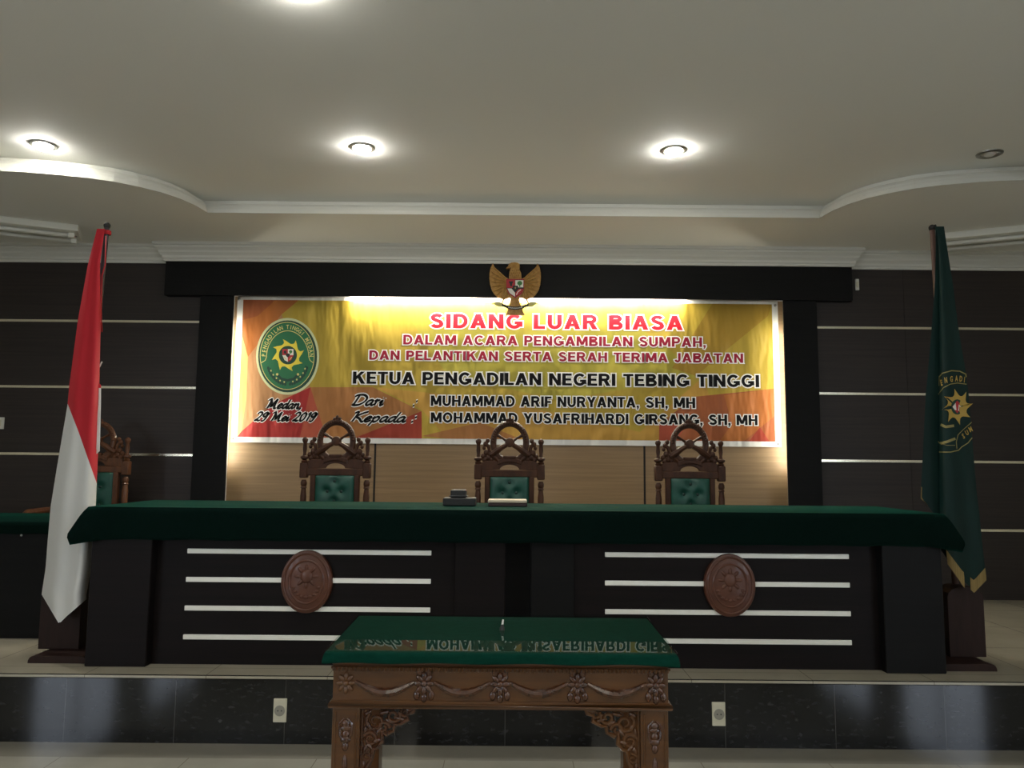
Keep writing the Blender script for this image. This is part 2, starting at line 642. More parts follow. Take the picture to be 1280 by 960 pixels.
def cove_tube(p, q, label, m='tube_lit'):
    p, q = Vector(p), Vector(q)
    d = (q - p).normalized()
    t = thing('fluorescent_tube', label, 'tube light', (p + q) / 2, 'tube lights hidden round the banner')
    b = MB()
    b.tube([p, q], .013, 10)
    b.build('glass_tube', M[m], t)
    for e, s_ in ((p, -1), (q, 1)):
        b = MB()
        b.tube([e, e + d * s_ * .02], .015, 10)
        b.build('end_cap', M['alu'], t)
    return t


cove_tube((-1.37, 6.45, 2.802), (-.03, 6.45, 2.802), 'lit tube behind the black pelmet over the banner, emblem side of the title', 'tube_top')
cove_tube((.05, 6.45, 2.802), (1.44, 6.45, 2.802), 'lit tube behind the black pelmet over the banner, above the word BIASA', 'tube_top')
cove_tube((-2.372, 6.39, 1.36), (-2.372, 6.39, 2.55), 'lit upright tube behind the black pilaster beside the round green emblem')
cove_tube((2.303, 6.39, 1.36), (2.303, 6.39, 2.55), 'lit upright tube behind the black pilaster towards the green flag')


def batten(cx, cy, ang, label, stripe):
    t = thing('ceiling_batten', label, 'ceiling light', (cx, cy, SOF), 'long white battens under the lower ceiling')
    rot = Matrix.Rotation(ang, 3, 'Z')

    def part(name, x0, x1, y0, y1, z0, z1, m, r=.004):
        b = MB()
        c = rot @ Vector(((x0 + x1) / 2, (y0 + y1) / 2, 0)) + Vector((cx, cy, 0))
        b.box(c.x - (x1 - x0) / 2, c.x + (x1 - x0) / 2, c.y - (y1 - y0) / 2, c.y + (y1 - y0) / 2, SOF + z0, SOF + z1, r=r, m=m, rot=rot)
        return b.build(name, m, t)
    part('housing', -.62, .62, -.15, .15, -.05, 0, M['white_paint'])
    part('housing_stripe', -.6, .6, .0, .03, -.053, -.049, M['dark_metal' if stripe else 'alu'], 0)  # thin stripe under the housing, dark on one batten only
    for y in (-.07, .1):
        b = MB()
        p = [rot @ Vector((x, y, 0)) + Vector((cx, cy, SOF - .068)) for x in (-.55, .55)]
        b.tube(p, .016, 10)
        b.build('tube', M['tube_off'], t)
        for x in (-.57, .57):
            part('lampholder', x - .02, x + .02, y - .015, y + .015, -.088, -.05, M['white_paint'])


batten(-3.95, 5.66, R(24), 'unlit white batten with bare tubes on the ceiling behind the red and white flag', False)
batten(3.86, 5.69, R(-24), 'unlit white batten with a black slot on the ceiling behind the green flag', True)

for i, (x, y, lab) in enumerate(((-1.6, -5.2, 'near the back wall, flag side'), (1.6, -5.2, 'near the back wall, far side'), (-1.6, -1.6, 'behind the camera, flag side'), (1.6, -1.6, 'behind the camera, far side'))):  # unseen panels, added as fill for the ceiling and bench front
    t = thing('fill_panel_light', 'added lit ceiling panel ' + lab, 'ceiling light', (x, y, CEI), 'square ceiling panels added at the back of the hall')
    b = MB()
    b.box(x - .32, x + .32, y - .62, y + .62, CEI - .03, CEI, r=.004)
    b.build('frame', M['white_paint'], t)
    b = MB()
    b.box(x - .29, x + .29, y - .59, y + .59, CEI - .036, CEI - .03)
    b.build('diffuser', M['fill_panel'], t)

for k, (sx_, y) in enumerate(((-1, -2.4), (1, -2.4), (-1, -5.4), (1, -5.4))):  # unseen windows, added to throw light on ceiling and bench front
    b = MB()
    x = sx_ * RX
    b.box(x - .04, x + .04, y - 1.0, y + 1.0, .85, .91, m=M['white_paint'])
    b.box(x - .04, x + .04, y - 1.0, y + 1.0, 2.39, 2.45, m=M['white_paint'])
    for dy in (-.97, 0, .97):
        b.box(x - .04, x + .04, y + dy - .03, y + dy + .03, .91, 2.39, m=M['white_paint'])
    b.box(x - .012, x + .012, y - .95, y + .95, .91, 2.39, m=M['fill_pane'])
    struct('fill_window_%d' % (k + 1), b)

# ------------------------------------------------------------ judges' bench
BY = 4.12
t = bench = thing('judges_bench', 'long near-black judges bench with pale strips and two carved ovals on the stage', 'bench', (0, 4.45, ST))
b = MB()
b.box(-2.19, 2.25, BY - .02, 4.84, 1.1, 1.137, r=.004)
b.build('bench_top', M['bench_wood'], t)
for x0, x1, y in ((-1.87, -.292, BY + .05), (.335, 1.935, BY + .05)):
    b = MB()
    b.box(x0, x1, y, y + .02, ST, 1.1)
    b.build('front_panel', M['bench_wood'], t)
b = MB()
b.box(-.03, .112, BY + .16, BY + .18, ST, 1.1)
b.build('recessed_panel', M['black_lam'], t)
for x0, x1, y in ((-2.18, -1.866, BY - .015), (1.932, 2.242, BY - .015), (-.292, -.026, BY + .02), (.108, .335, BY + .02)):
    b = MB()
    b.box(x0, x1, y, BY + .25, ST, 1.1, r=.004)
    b.build('pilaster', M['bench_wood'] if x0 < 0 else M['black_lam'], t)
for x0, x1 in ((-2.18, -2.14), (2.2, 2.24)):
    b = MB()
    b.box(x0, x1, BY + .25, 4.82, ST, 1.1)
    b.build('side_panel', M['bench_wood'], t)
for x0, x1 in ((-1.705, -.418), (.498, 1.785)):
    for z in (.913, .766, .619, .472):
        b = MB()
        b.box(x0, x1, BY + .042, BY + .052, z - .0125, z + .0125, r=.002)
        b.build('metal_strip', M['strip_white'], t)
for x in (-1.066, 1.15):
    b = MB()
    n = 40
    b.prism([(x + .134 * math.cos(2 * PI * k / n), .762 + .162 * math.sin(2 * PI * k / n)) for k in range(n)], BY + .02, BY + .05, r=.008)
    for rr in (.118, .09):
        b.tube([(x + rr * math.cos(2 * PI * k / n), BY + .018, .762 + rr * 1.22 * math.sin(2 * PI * k / n)) for k in range(n)], .006, 6, True)
    # worn low relief: a rayed disc over a garland
    for k in range(8):
        a = 2 * PI * k / 8
        b.ball((x + .045 * math.cos(a), BY + .019, .79 + .045 * math.sin(a)), (.02, .006, .009), rot=Matrix.Rotation(-a, 3, 'Y'), seg=8, rings=6)
    b.ball((x, BY + .018, .79), (.032, .009, .036), seg=12, rings=8)
    for k in range(9):
        a = PI + PI * (k + .5) / 9
        b.ball((x + .066 * math.cos(a), BY + .019, .745 + .062 * math.sin(a)), (.012, .005, .008), seg=8, rings=6)
    b.build('carved_oval', M['oval'], t, True)


def drape(name, x0, x1, y0, y1, zt, drop, m, flare=.082, label='', cat='tablecloth', wav=.006, seed=1, corner=1.16, r=.012):
    """cloth over a top, hanging on the front and both sides with a pointed fold at the front corners"""
    b = MB()
    per = [(x0, y1), (x0, y0), (x1, y0), (x1, y1)]
    L = [y1 - y0, x1 - x0, y1 - y0]
    pts = []
    for k in range(3):
        n = max(8, int(L[k] / .045))
        for i in range(n + (1 if k == 2 else 0)):
            q = i / n
            a, c = Vector(per[k]), Vector(per[k + 1])
            pts.append((a.lerp(c, q), k, q * L[k], (1 - q) * L[k]))
    rows = 10
    vs = []
    for j in range(rows + 1):
        row = []
        for p, k, da, dc in pts:
            nrm = (Vector((-1, 0)), Vector((0, -1)), Vector((1, 0)))[k]
            near = 0
            dirv = nrm.copy()
            for cx, cd, dist in ((x0, Vector((-1, -1)), dc if k == 0 else da if k == 1 else 9), (x1, Vector((1, -1)), dc if k == 1 else da if k == 2 else 9)):
                g_ = math.exp(-(dist / .045) ** 2)
                if g_ > near:
                    near = g_
                    dirv = nrm.lerp(cd.normalized(), g_)
            tt = j / rows
            s_ = p.x * 7 + p.y * 5 + seed
            off = r * min(1, tt * 4) ** .5 + wav * tt * math.sin(s_ * 1.7) * (1 - near) + flare * near * min(tt / .75, 1 - (tt - .75) * .9)
            dz = drop * (1 + (corner - 1) * near) * tt + .002 * tt * math.sin(s_ * 3)
            q = p + dirv * off
            row.append(b.bm.verts.new((q.x, q.y, zt - dz)))
        vs.append(row)
    for j in range(rows):
        for i in range(len(pts) - 1):
            f = b.bm.faces.new((vs[j][i], vs[j + 1][i], vs[j + 1][i + 1], vs[j][i + 1]))
            f.smooth = True
    b.bm.faces.new(vs[0][::-1] if False else vs[0])
    bmesh.ops.recalc_face_normals(b.bm, faces=b.bm.faces)
    o = b.build(name, m, None, True, 60)
    sol = o.modifiers.new('thickness', 'SOLIDIFY')
    sol.thickness = .004
    sol.offset = 1
    tag(o, label, cat)
    return o


drape('tablecloth', -2.2, 2.255, BY - .028, 4.85, 1.1405, .162, M['green_cloth'],
      label='long dark green cloth covering the top of the judges bench, pointed folds at its corners')

# things on the bench
t = thing('gavel_block', 'black stepped block with a smaller box on top, standing on the green bench cloth', 'gavel block', (-.29, 4.5, 1.145))
p0 = Vector((-.29, 4.5, 1.145))
b = MB()
b.box(-.385, -.2, 4.42, 4.58, 1.1455, 1.19, r=.006, seg=2)
b.build('base', M['black_plastic'], t)
b = MB()
b.box(-.345, -.255, 4.46, 4.54, 1.19, 1.236, r=.008, seg=2)
b.box(-.352, -.248, 4.455, 4.545, 1.196, 1.202, r=.002)
b.build('box', M['black_plastic'], t)
t = thing('book', 'closed book lying flat on the green bench cloth in front of the middle chair', 'book', (-.018, 4.5, 1.145))
b = MB()
b.box(-.128, .092, 4.42, 4.58, 1.1455, 1.166, r=.003)
b.build('cover', M['book_cover'], t)
b = MB()
b.box(-.13, .09, 4.418, 4.578, 1.1665, 1.182, r=.003)
b.build('pages', M['paper'], t)


# ------------------------------------------------------------ judges' chairs
def make_chair(x, y, label, wood, group):
    """throne chair facing -Y; (x, y) is the middle of its back"""
    t = thing('judge_chair', label, 'chair', (x, y, ST), group)
    K = .00567                                   # photograph pixel at this depth, in metres
    zc = 1.535                                   # middle of the wheel
    X = lambda d: x + d * K
    Z = lambda d: zc - d * K                     # d counted downwards
    for s_ in (-1, 1):
        b = MB()
        px = X(39 * s_)
        prof = [(.017, ST), (.017, ST + .06), (.024, ST + .08), (.016, ST + .1), (.02, ST + .3), (.026, ST + .42), (.026, ST + .5), (.017, ST + .53),
                (.016, ST + .56), (.021, 1.0), (.022, 1.15), (.016, Z(59)), (.023, Z(58)), (.017, Z(56)), (.022, Z(54)), (.022, Z(51)), (.014, Z(48))]
        b.lathe(px, y, prof, 14)
        b.box(px - .027, px + .027, y - .026, y + .026, Z(46), Z(27), r=.006)
        b.lathe(px, y, [(.02, Z(27)), (.024, Z(25)), (.014, Z(23.5)), (.03, Z(21.5)), (.03, Z(19.5)), (.014, Z(18)), (.011, Z(15)), (.015, Z(10)), (.012, Z(3)), (.019, Z(.5)), (.021, Z(-1.5)), (.016, Z(-3.5)), (.004, Z(-5))], 14)
        b.build('post', wood, t, True)
    b = MB()
    b.box(X(-36), X(36), y - .02, y + .02, Z(43), Z(34), r=.006)
    # scrolled blocks between rail and wheel, arched open in the middle
    n = 12
    arch = [(X(12 * math.cos(PI * k / n)), Z(33.5 - 6 * math.sin(PI * k / n))) for k in range(n + 1)]
    outl = [(X(35), Z(34.5)), (X(35), Z(25)), (X(30), Z(23)), (X(18), Z(22.5)), (X(-18), Z(22.5)), (X(-30), Z(23)), (X(-35), Z(25)), (X(-35), Z(34.5))] + arch[::-1]
    b.prism(outl, y - .012, y + .012, r=.003)
    b.build('top_rail', wood, t)
    # wheel
    b = MB()
    ring = [(X(20.5 * math.cos(2 * PI * k / 36)), y, Z(-23.5 * math.sin(2 * PI * k / 36))) for k in range(36)]
    b.tube(ring, .022, 8, True, squash=.8)
    for k in range(24):
        a = PI * (k + .5) / 24
        b.ball((X(21 * math.cos(a)), y - .016, Z(-24 * math.sin(a))), (.011, .008, .011), seg=6, rings=5)
    for k in (-1, 0, 1):
        b.ball((X(3.4 * k), y, Z(-27.5 - (1.5 if k == 0 else 0))), (.012, .01, .014 if k else .02), seg=8, rings=6)
    b.build('wheel_ring', wood, t, True)
    b = MB()
    b.lathe(X(0), y, [(.008, -.028), (.03, -.024), (.034, -.012), (.034, .012), (.024, .02)], 14, axis='Y', z=zc)
    b.build('wheel_hub', wood, t, True)
    for s_ in (-1, 1):
        b = MB()
        b.tube([(X(4 * s_), y, Z(-2)), (X(9 * s_), y, Z(-5.5)), (X(14 * s_), y, Z(-8)), (X(18 * s_), y, Z(-12))], [.011, .008, .012, .009], 8)
        b.build('spoke', wood, t, True)
        b = MB()
        b.tube([(X(4 * s_), y - .008, Z(3)), (X(10 * s_), y - .01, Z(6)), (X(17 * s_), y - .012, Z(11)), (X(24 * s_), y - .008, Z(16))], [.016, .019, .024, .02], 8)
        b.tube([(X(24 * s_), y, Z(15)), (X(17 * s_), y, Z(20)), (X(13 * s_), y, Z(24))], [.016, .02, .015], 8)
        b.build('crossed_scroll', wood, t, True)
        # leaf scrolls outside the wheel
        b = MB()
        pth = []
        for k in range(18):
            a = k / 17 * 3.6 * PI / 2
            rr = 7.0 * (1 - k / 24)
            pth.append((X((30 - 1.5 + 0 * rr + rr * math.cos(a + PI / 2) * .55) * s_), y, Z(12 - rr * math.sin(a + PI / 2) * 1.25)))
        b.tube(pth, [.013 - .0004 * k for k in range(18)], 7)
        for dx, dz, r_ in ((27.5, -2, .016), (30, 2, .018), (32, 7, .013), (29, 13, .02), (33, 17, .016), (26.5, 19, .02), (31, 21.5, .018), (22.5, 21, .016)):
            b.ball((X(dx * s_), y, Z(dz)), (r_, .014, r_ * 1.15), seg=8, rings=6)
        b.build('leaf_scroll', wood, t, True)
    b = MB()
    n = 10
    up = [(X(-15 + 30 * k / n), Z(22 - 3 * math.sin(PI * k / n))) for k in range(n + 1)]
    dn = [(X(-15 + 30 * k / n), Z(28 - 4 * math.sin(PI * k / n))) for k in range(n + 1)]
    b.prism(up + dn[::-1], y - .02, y + .014, r=.004)
    b.box(X(-8), X(8), y - .024, y + .01, Z(20), Z(16.5), r=.004)
    b.build('crest_scroll', wood, t)
    # padded back in its frame
    zt, zb = Z(42), .92
    b = MB()
    for x0, x1 in ((-30.5, -24), (24, 30.5)):
        b.box(X(x0), X(x1), y - .022, y + .018, zb, zt, r=.005)
    b.box(X(-30), X(30), y - .02, y + .016, zb - .04, zb + .01, r=.005)
    b.build('back_frame', wood, t)
    W2, H2 = 24.5 * K, (zt - zb) / 2
    buttons = [(-8.5, Z(62)), (8.5, Z(62)), (0, Z(49.5)), (0, Z(74)), (-17, Z(74)), (17, Z(74)), (-8.5, Z(86)), (8.5, Z(86)), (0, Z(98)), (-17, Z(50)), (17, Z(50))]
    btn = [(X(a), c) for a, c in buttons[:4] + buttons[6:9]]

    def pad(u, v):
        px, pz = x - W2 + 2 * W2 * u, zb + 2 * H2 * v
        d = .028 * (1 - abs(2 * u - 1) ** 4) ** .5 * (1 - abs(2 * v - 1) ** 8) ** .5
        for q in btn:
            d -= .02 * math.exp(-((px - q[0]) ** 2 + (pz - q[1]) ** 2) / .0009)
        return Vector((px, y - .012 - d, pz))
    b = MB()
    b.grid(pad, 26, 34)
    b.box(x - W2, x + W2, y - .012, y + .012, zb, zt)
    cush = b.build('back_cushion', M['leather'], t)
    for q in btn:
        b = MB()
        b.ball((q[0], y - .021, q[1]), (.011, .006, .011), seg=10, rings=6)
        b.build('button', M['button'], cush, True)
    # seat, arms and front legs
    b = MB()
    b.box(X(-38), X(38), y - .5, y, ST + .36, ST + .42, r=.008)
    b.build('seat_frame', wood, t)
    b = MB()
    b.box(X(-34), X(34), y - .47, y - .03, ST + .42, ST + .5, r=.025, seg=3)
    b.build('seat', M['leather'], t, True)
    for s_ in (-1, 1):
        b = MB()
        b.lathe(X(36 * s_), y - .47, [(.02, ST), (.026, ST + .03), (.017, ST + .07), (.024, ST + .2), (.03, ST + .32), (.03, ST + .4), (.017, ST + .46), (.022, ST + .58), (.017, ST + .66)], 12)
        b.build('leg', wood, t, True)
        b = MB()
        b.tube([(X(38 * s_), y, ST + .69), (X(38 * s_), y - .25, ST + .685), (X(37 * s_), y - .46, ST + .68), (X(36 * s_), y - .52, ST + .655)], [.018, .022, .024, .02], 8)
        b.build('armrest', wood, t, True)
    b = MB()
    b.box(X(-36), X(36), y - .26, y - .23, ST + .12, ST + .15, r=.005)
    b.build('stretcher', wood, t)
    return t


CH = 'throne chairs with wheel crests behind the judges bench'
c0 = make_chair(-1.237, 5.5, 'carved throne chair with tufted green leather back, behind the bench nearest the round emblem', M['chair_wood'], CH)
for x, lab in ((-.012, 'carved throne chair with tufted green leather back, middle of the bench behind the book'),
               (1.257, 'carved throne chair with tufted green leather back, behind the bench at the black wall seam')):
    c = copy_tree(c0)
    c.location = (x, 5.5, ST)
    c['label'] = lab
sc_ = make_chair(-3.19, 6.0, 'brown carved chair with green back, half hidden behind the red and white flag', M['chair_wood2'], CH)
sc_.scale = (1.05, 1.0, 1.0)

# ------------------------------------------------------------ the banner
YB = 6.5
BX0, BX1, BZ0, BZ1 = -2.343, 2.256, 1.545, 2.781


def B(px, py, k=0):
    p = U(px, py, YB)
    p.y = YB - .0004 - .0001 * k
    return p


banner = thing('banner', 'wide yellow and orange printed banner with a round green emblem and ceremony wording', 'banner', (0, YB, BZ0))
b = MB()
b.box(BX0, BX1, YB, YB + .003, BZ0, BZ1, m=PRINT['white'])
i0, i1, j0, j1 = 302, 965, 377, 547
L_ = 0


def poly(key, *pts):
    global L_
    L_ += 1
    q = []
    for x, y in pts:
        p = B(x, y, L_ * .35)
        p.x = min(max(p.x, BX0 + .05), BX1 - .05)
        p.z = min(max(p.z, BZ0 + .045), BZ1 - .025)
        q.append(p)
    b.flat(q, PRINT[key])


poly('yellow', (280, 360), (990, 360), (990, 570), (280, 570))
poly('gold', (560, 560), (527, 512), (470, 484), (620, 500), (800, 540), (880, 470), (900, 560))
poly('lime', (500, 380), (760, 380), (880, 470), (700, 500), (560, 470))
poly('fold_yellow', (890, 370), (980, 370), (960, 395), (905, 440), (870, 470), (840, 460))  # shade of a fold, painted in as a darker yellow
poly('orange', (280, 360), (374, 360), (352, 393), (310, 446), (280, 420))
poly('brown', (280, 360), (345, 360), (322, 395), (300, 400), (280, 380))
poly('pale', (280, 418), (310, 446), (350, 520), (305, 570), (280, 570))
poly('peach', (310, 446), (352, 393), (388, 484), (312, 548), (300, 560), (308, 500))
poly('tan', (388, 484), (466, 484), (527, 514), (527, 570), (370, 570))
poly('red', (388, 484), (377, 570), (290, 570), (301, 540), (340, 506))
poly('salmon', (388, 484), (408, 548), (412, 570), (374, 570))
poly('deepred', (442, 570), (462, 540), (527, 514), (527, 570))
poly('tan', (527, 545), (600, 528), (652, 570), (560, 570))
poly('brown', (867, 496), (980, 486), (980, 570), (824, 570), (824, 531))
poly('salmon', (824, 530), (862, 526), (846, 570), (824, 570))
poly('orange', (905, 494), (980, 486), (980, 520), (930, 570), (900, 570), (915, 530))
poly('deepred', (936, 555), (950, 534), (962, 560))
cloth = b.build('printed_sheet', None, banner)
# hems and eyelets
b = MB()
for px, py in ((299, 374), (969, 382), (291, 548), (973, 555)):
    p = U(px, py, YB)
    b.lathe(p.x, YB, [(.012, -.003), (.012, -.001)], 12, axis='Y', z=p.z)
b.build('eyelet', M['alu'], banner)


def glyphs(txt, offset=0.0, res=3):
    cu = bpy.data.curves.new('letters', 'FONT')
    cu.body = txt
    cu.offset = offset
    cu.resolution_u = res
    o = bpy.data.objects.new('letters', cu)
    C.objects.link(o)
    dg = bpy.context.evaluated_depsgraph_get()
    me = bpy.data.meshes.new_from_object(o.evaluated_get(dg))
    vs = [(v.co.x, v.co.y) for v in me.vertices]
    fs = [tuple(p.vertices) for p in me.polygons]
    bpy.data.objects.remove(o)
    bpy.data.curves.remove(cu)
    bpy.data.meshes.remove(me)
    return vs, fs


def ribbon_polys(pts, wd, closed=False, ext=0.0):
    """a bent bar of the given width as a list of four-cornered pieces"""
    P_ = [Vector(p) for i, p in enumerate(pts) if i == 0 or (Vector(p) - Vector(pts[i - 1])).length > .02]
    if ext and not closed:
        P_[0] = P_[0] + (P_[0] - P_[1]).normalized() * ext
        P_[-1] = P_[-1] + (P_[-1] - P_[-2]).normalized() * ext
    N = len(P_)
    L_, R_ = [], []
    for i in range(N):
        ns = []
        for a, c in ((i - 1, i), (i, i + 1)):
            if closed or (a >= 0 and c < N):
                t_ = (P_[c % N] - P_[a % N]).normalized()
                ns.append(Vector((-t_.y, t_.x)))
        nrm = sum(ns, Vector((0, 0))).normalized()
        nrm = nrm * (wd / 2 / max(.5, nrm.dot(ns[0])))
        L_.append(P_[i] + nrm)
        R_.append(P_[i] - nrm)
    return [[L_[i], L_[(i + 1) % N], R_[(i + 1) % N], R_[i]] for i in range(N if closed else N - 1)]


def grow(poly_, g_):
    """a convex polygon with every side moved outwards"""
    P_ = [Vector(p) for p in poly_]
    area = sum(P_[i - 1].x * P_[i].y - P_[i].x * P_[i - 1].y for i in range(len(P_)))
    sg = 1 if area > 0 else -1
    outp = []
    for i in range(len(P_)):
        t0 = (P_[i] - P_[i - 1]).normalized()
        t1 = (P_[(i + 1) % len(P_)] - P_[i]).normalized()
        n0, n1 = Vector((t0.y, -t0.x)) * sg, Vector((t1.y, -t1.x)) * sg
        n_ = (n0 + n1).normalized()
        outp.append(P_[i] + n_ * (g_ / max(.4, n_.dot(n0))))
    return outp


def arc_(cx, cy, rx, ry, a0, a1, n=10):
    return [(cx + rx * math.cos(R(a0 + (a1 - a0) * k / n)), cy + ry * math.sin(R(a0 + (a1 - a0) * k / n))) for k in range(n + 1)]


def block(ch, T, H):
    """heavy capital: (advance, convex pieces, bent bars, bar width); T stem width, H bar height, cap height one"""
    q = lambda x0, x1, y0, y1: [(x0, y0), (x1, y0), (x1, y1), (x0, y1)]
    h = H / 2
    wb = (T + H) / 2
    m = .5
    if ch == ' ':
        return .36, [], []
    if ch == 'I':
        return T, [q(0, T, 0, 1)], []
    if ch == 'L':
        return .64, [q(0, T, 0, 1), q(0, .64, 0, H)], []
    if ch == 'E':
        return .68, [q(0, T, 0, 1), q(0, .68, 0, H), q(0, .63, m - h, m + h), q(0, .67, 1 - H, 1)], []
    if ch == 'F':
        return .64, [q(0, T, 0, 1), q(0, .58, m - h - .03, m + h - .03), q(0, .64, 1 - H, 1)], []
    if ch == 'T':
        return .72, [q(.36 - T / 2, .36 + T / 2, 0, 1), q(0, .72, 1 - H, 1)], []
    if ch == 'H':
        return .82, [q(0, T, 0, 1), q(.82 - T, .82, 0, 1), q(0, .82, m - h, m + h)], []
    if ch == 'N':
        return .84, [q(0, T, 0, 1), q(.84 - T, .84, 0, 1), [(0, 1), (T * 1.02, 1), (.84, 0), (.84 - T * 1.02, 0)]], []
    if ch == 'M':
        t = T * .92
        return 1.0, [q(0, t, 0, 1), q(1 - t, 1, 0, 1), [(0, 1), (t * 1.25, 1), (.5 + t * .55, .12), (.5 - t * .55, .12)], [(1, 1), (1 - t * 1.25, 1), (.5 - t * .55, .12), (.5 + t * .55, .12)]], []
    if ch == 'A':
        t = T * 1.08
        return .9, [[(0, 0), (t, 0), (.45 + t * .5, 1), (.45 - t * .5, 1)], [(.9, 0), (.9 - t, 0), (.45 - t * .5, 1), (.45 + t * .5, 1)], q(.22, .68, .2, .2 + H * .9)], []
    if ch == 'Y':
        t = T * 1.1
        return .86, [q(.43 - T / 2, .43 + T / 2, 0, .45), [(0, 1), (t, 1), (.43 + T / 2, .4), (.43 - T / 2, .4)], [(.86, 1), (.86 - t, 1), (.43 - T / 2, .4), (.43 + T / 2, .4)]], []
    if ch == 'K':
        t = T * 1.18
        return .88, [q(0, T, 0, 1), [(T * .8, .3), (T * .8, .58), (.84 - t, 1), (.84, 1)], [(.3, .55), (.52, .68), (.88, 0), (.88 - t, 0)]], []
    if ch == 'J':
        return .6, [q(.6 - T, .6, .32, 1)], [[(.6 - T / 2, .36)] + arc_(.3, .34, .3 - T / 2, .34 - h, 0, -168)]
    if ch == 'U':
        return .8, [q(0, T, .36, 1), q(.8 - T, .8, .36, 1)], [[(T / 2, .4)] + arc_(.4, .38, .4 - T / 2, .38 - h, 180, 360) + [(.8 - T / 2, .4)]]
    if ch == 'D':
        return .82, [q(0, T, 0, 1)], [[(T * .5, 1 - h), (.36, 1 - h)] + arc_(.36, .5, .46 - wb / 2, .5 - h, 90, -90, 14) + [(.36, h), (T * .5, h)]]
    if ch == 'P':
        return .74, [q(0, T, 0, 1)], [[(T * .5, 1 - h), (.44, 1 - h)] + arc_(.44, .68, .3 - wb / 2, .32 - h, 90, -90) + [(.44, .36 + h), (T * .5, .36 + h)]]
    if ch == 'R':
        return .84, [q(0, T, 0, 1), [(.34, .44), (.6, .48), (.84, 0), (.84 - T * 1.15, 0)]], [[(T * .5, 1 - h), (.46, 1 - h)] + arc_(.46, .7, .32 - wb / 2, .3 - h, 90, -90) + [(.46, .4 + h), (T * .5, .4 + h)]]
    if ch == 'B':
        return .78, [q(0, T, 0, 1)], [[(T * .5, 1 - h), (.46, 1 - h)] + arc_(.46, .755, .27 - wb / 2, .245 - h, 90, -90) + [(.46, .51 + h), (T * .5, .51 + h)],
                                      [(T * .5, .55 - h), (.46, .55 - h)] + arc_(.46, .275, .32 - wb / 2, .275 - h, 90, -90) + [(.46, h), (T * .5, h)]]
    if ch == 'O':
        return .92, [], [arc_(.46, .5, .46 - T / 2, .5 - h, 0, 342, 19) + ['closed']]
    if ch == 'C':
        return .86, [], [arc_(.46, .5, .46 - T / 2, .5 - h, 42, 318, 18)]
    if ch == 'G':
        return .92, [q(.48, .92, .3, .3 + H), q(.92 - T, .92, .14, .5)], [arc_(.46, .5, .46 - T / 2, .5 - h, 42, 330, 18)]
    if ch == 'S':
        return .76, [], [arc_(.38, .72, .38 - T * .56, .28 - h, 20, 180, 8) + [(.2, .62), (.38, .52), (.56, .44)] + arc_(.38, .28, .38 - T * .5, .28 - h, 20, -165, 9)]
    if ch == ',':
        return .2, [q(0, .2, 0, .2), [(.08, 0), (.2, 0), (.1, -.2), (.0, -.16)]], []
    raise KeyError(ch)


def text_line(name, txt, x0, x1, yl, cap, m, T=.24, H=.19, rim=.075, parent=None, gap=.1):
    """heavy printed capitals between pixels x0 and x1 on base line yl, cap height cap, white rim behind"""
    a = B(x0, yl)
    c = B(x1, yl + (x1 - x0) * .0087)
    top = B(x0, yl - cap)
    Hh = top.z - a.z
    x, pieces = 0, []
    for ch in txt:
        adv, ps, rs = block(ch, T, H)
        wd = (T + H) / 2
        pieces.append((x, ps, rs, wd))
        x += adv + gap
    sx = (c.x - a.x) / (x - gap)
    b = MB()
    for g_, k, mm in ((rim, 14, M['print_white']), (0, 18, m)):
        mi = b.mi(mm)
        for x, ps, rs, wd in pieces:
            allp = [grow(p, g_) if g_ else p for p in ps]
            for r_ in rs:
                cl = r_[-1] == 'closed'
                allp += ribbon_polys(r_[:-1] if cl else r_, wd + 2 * g_, cl, g_)
            for pi_, p in enumerate(allp):
                area = sum(p[n_ - 1][0] * p[n_][1] - p[n_][0] * p[n_ - 1][1] for n_ in range(len(p)))
                f = b.bm.faces.new([b.bm.verts.new((a.x + (x + q[0]) * sx, YB - .0004 - .0001 * k - .00001 * (pi_ % 20), a.z + q[1] * Hh)) for q in (p if area > 0 else p[::-1])])
                f.material_index = mi
    return b.build(name, None, parent)


text_line('title_lettering', 'SIDANG LUAR BIASA', 537.5, 853.5, 410, 18, M['red_print'], .26, .21, .08, banner, .13)
text_line('subtitle_lettering', 'DALAM ACARA PENGAMBILAN SUMPAH,', 504, 882, 430.5, 12, M['maroon_print'], .24, .19, .1, banner, .12)
text_line('subtitle_lettering', 'DAN PELANTIKAN SERTA SERAH TERIMA JABATAN', 461.5, 929, 449.6, 11.6, M['maroon_print'], .24, .19, .1, banner, .12)
text_line('heading_lettering', 'KETUA PENGADILAN NEGERI TEBING TINGGI', 441, 949, 479.6, 15.2, M['ink'], .25, .19, .09, banner, .1)
text_line('name_lettering', 'MUHAMMAD ARIF NURYANTA,', 538.5, 798.5, 507.3, 13, M['ink'], .25, .19, .09, banner, .1)
text_line('degree_lettering', 'SH, MH', 807, 869, 509.64, 13, M['ink'], .25, .19, .09, banner, .1)
text_line('name_lettering', 'MOHAMMAD YUSAFRIHARDI GIRSANG,', 538.5, 878, 528.0, 12.6, M['ink'], .25, .19, .09, banner, .1)
text_line('degree_lettering', 'SH, MH', 886, 947, 531.02, 12.6, M['ink'], .25, .19, .09, banner, .1)

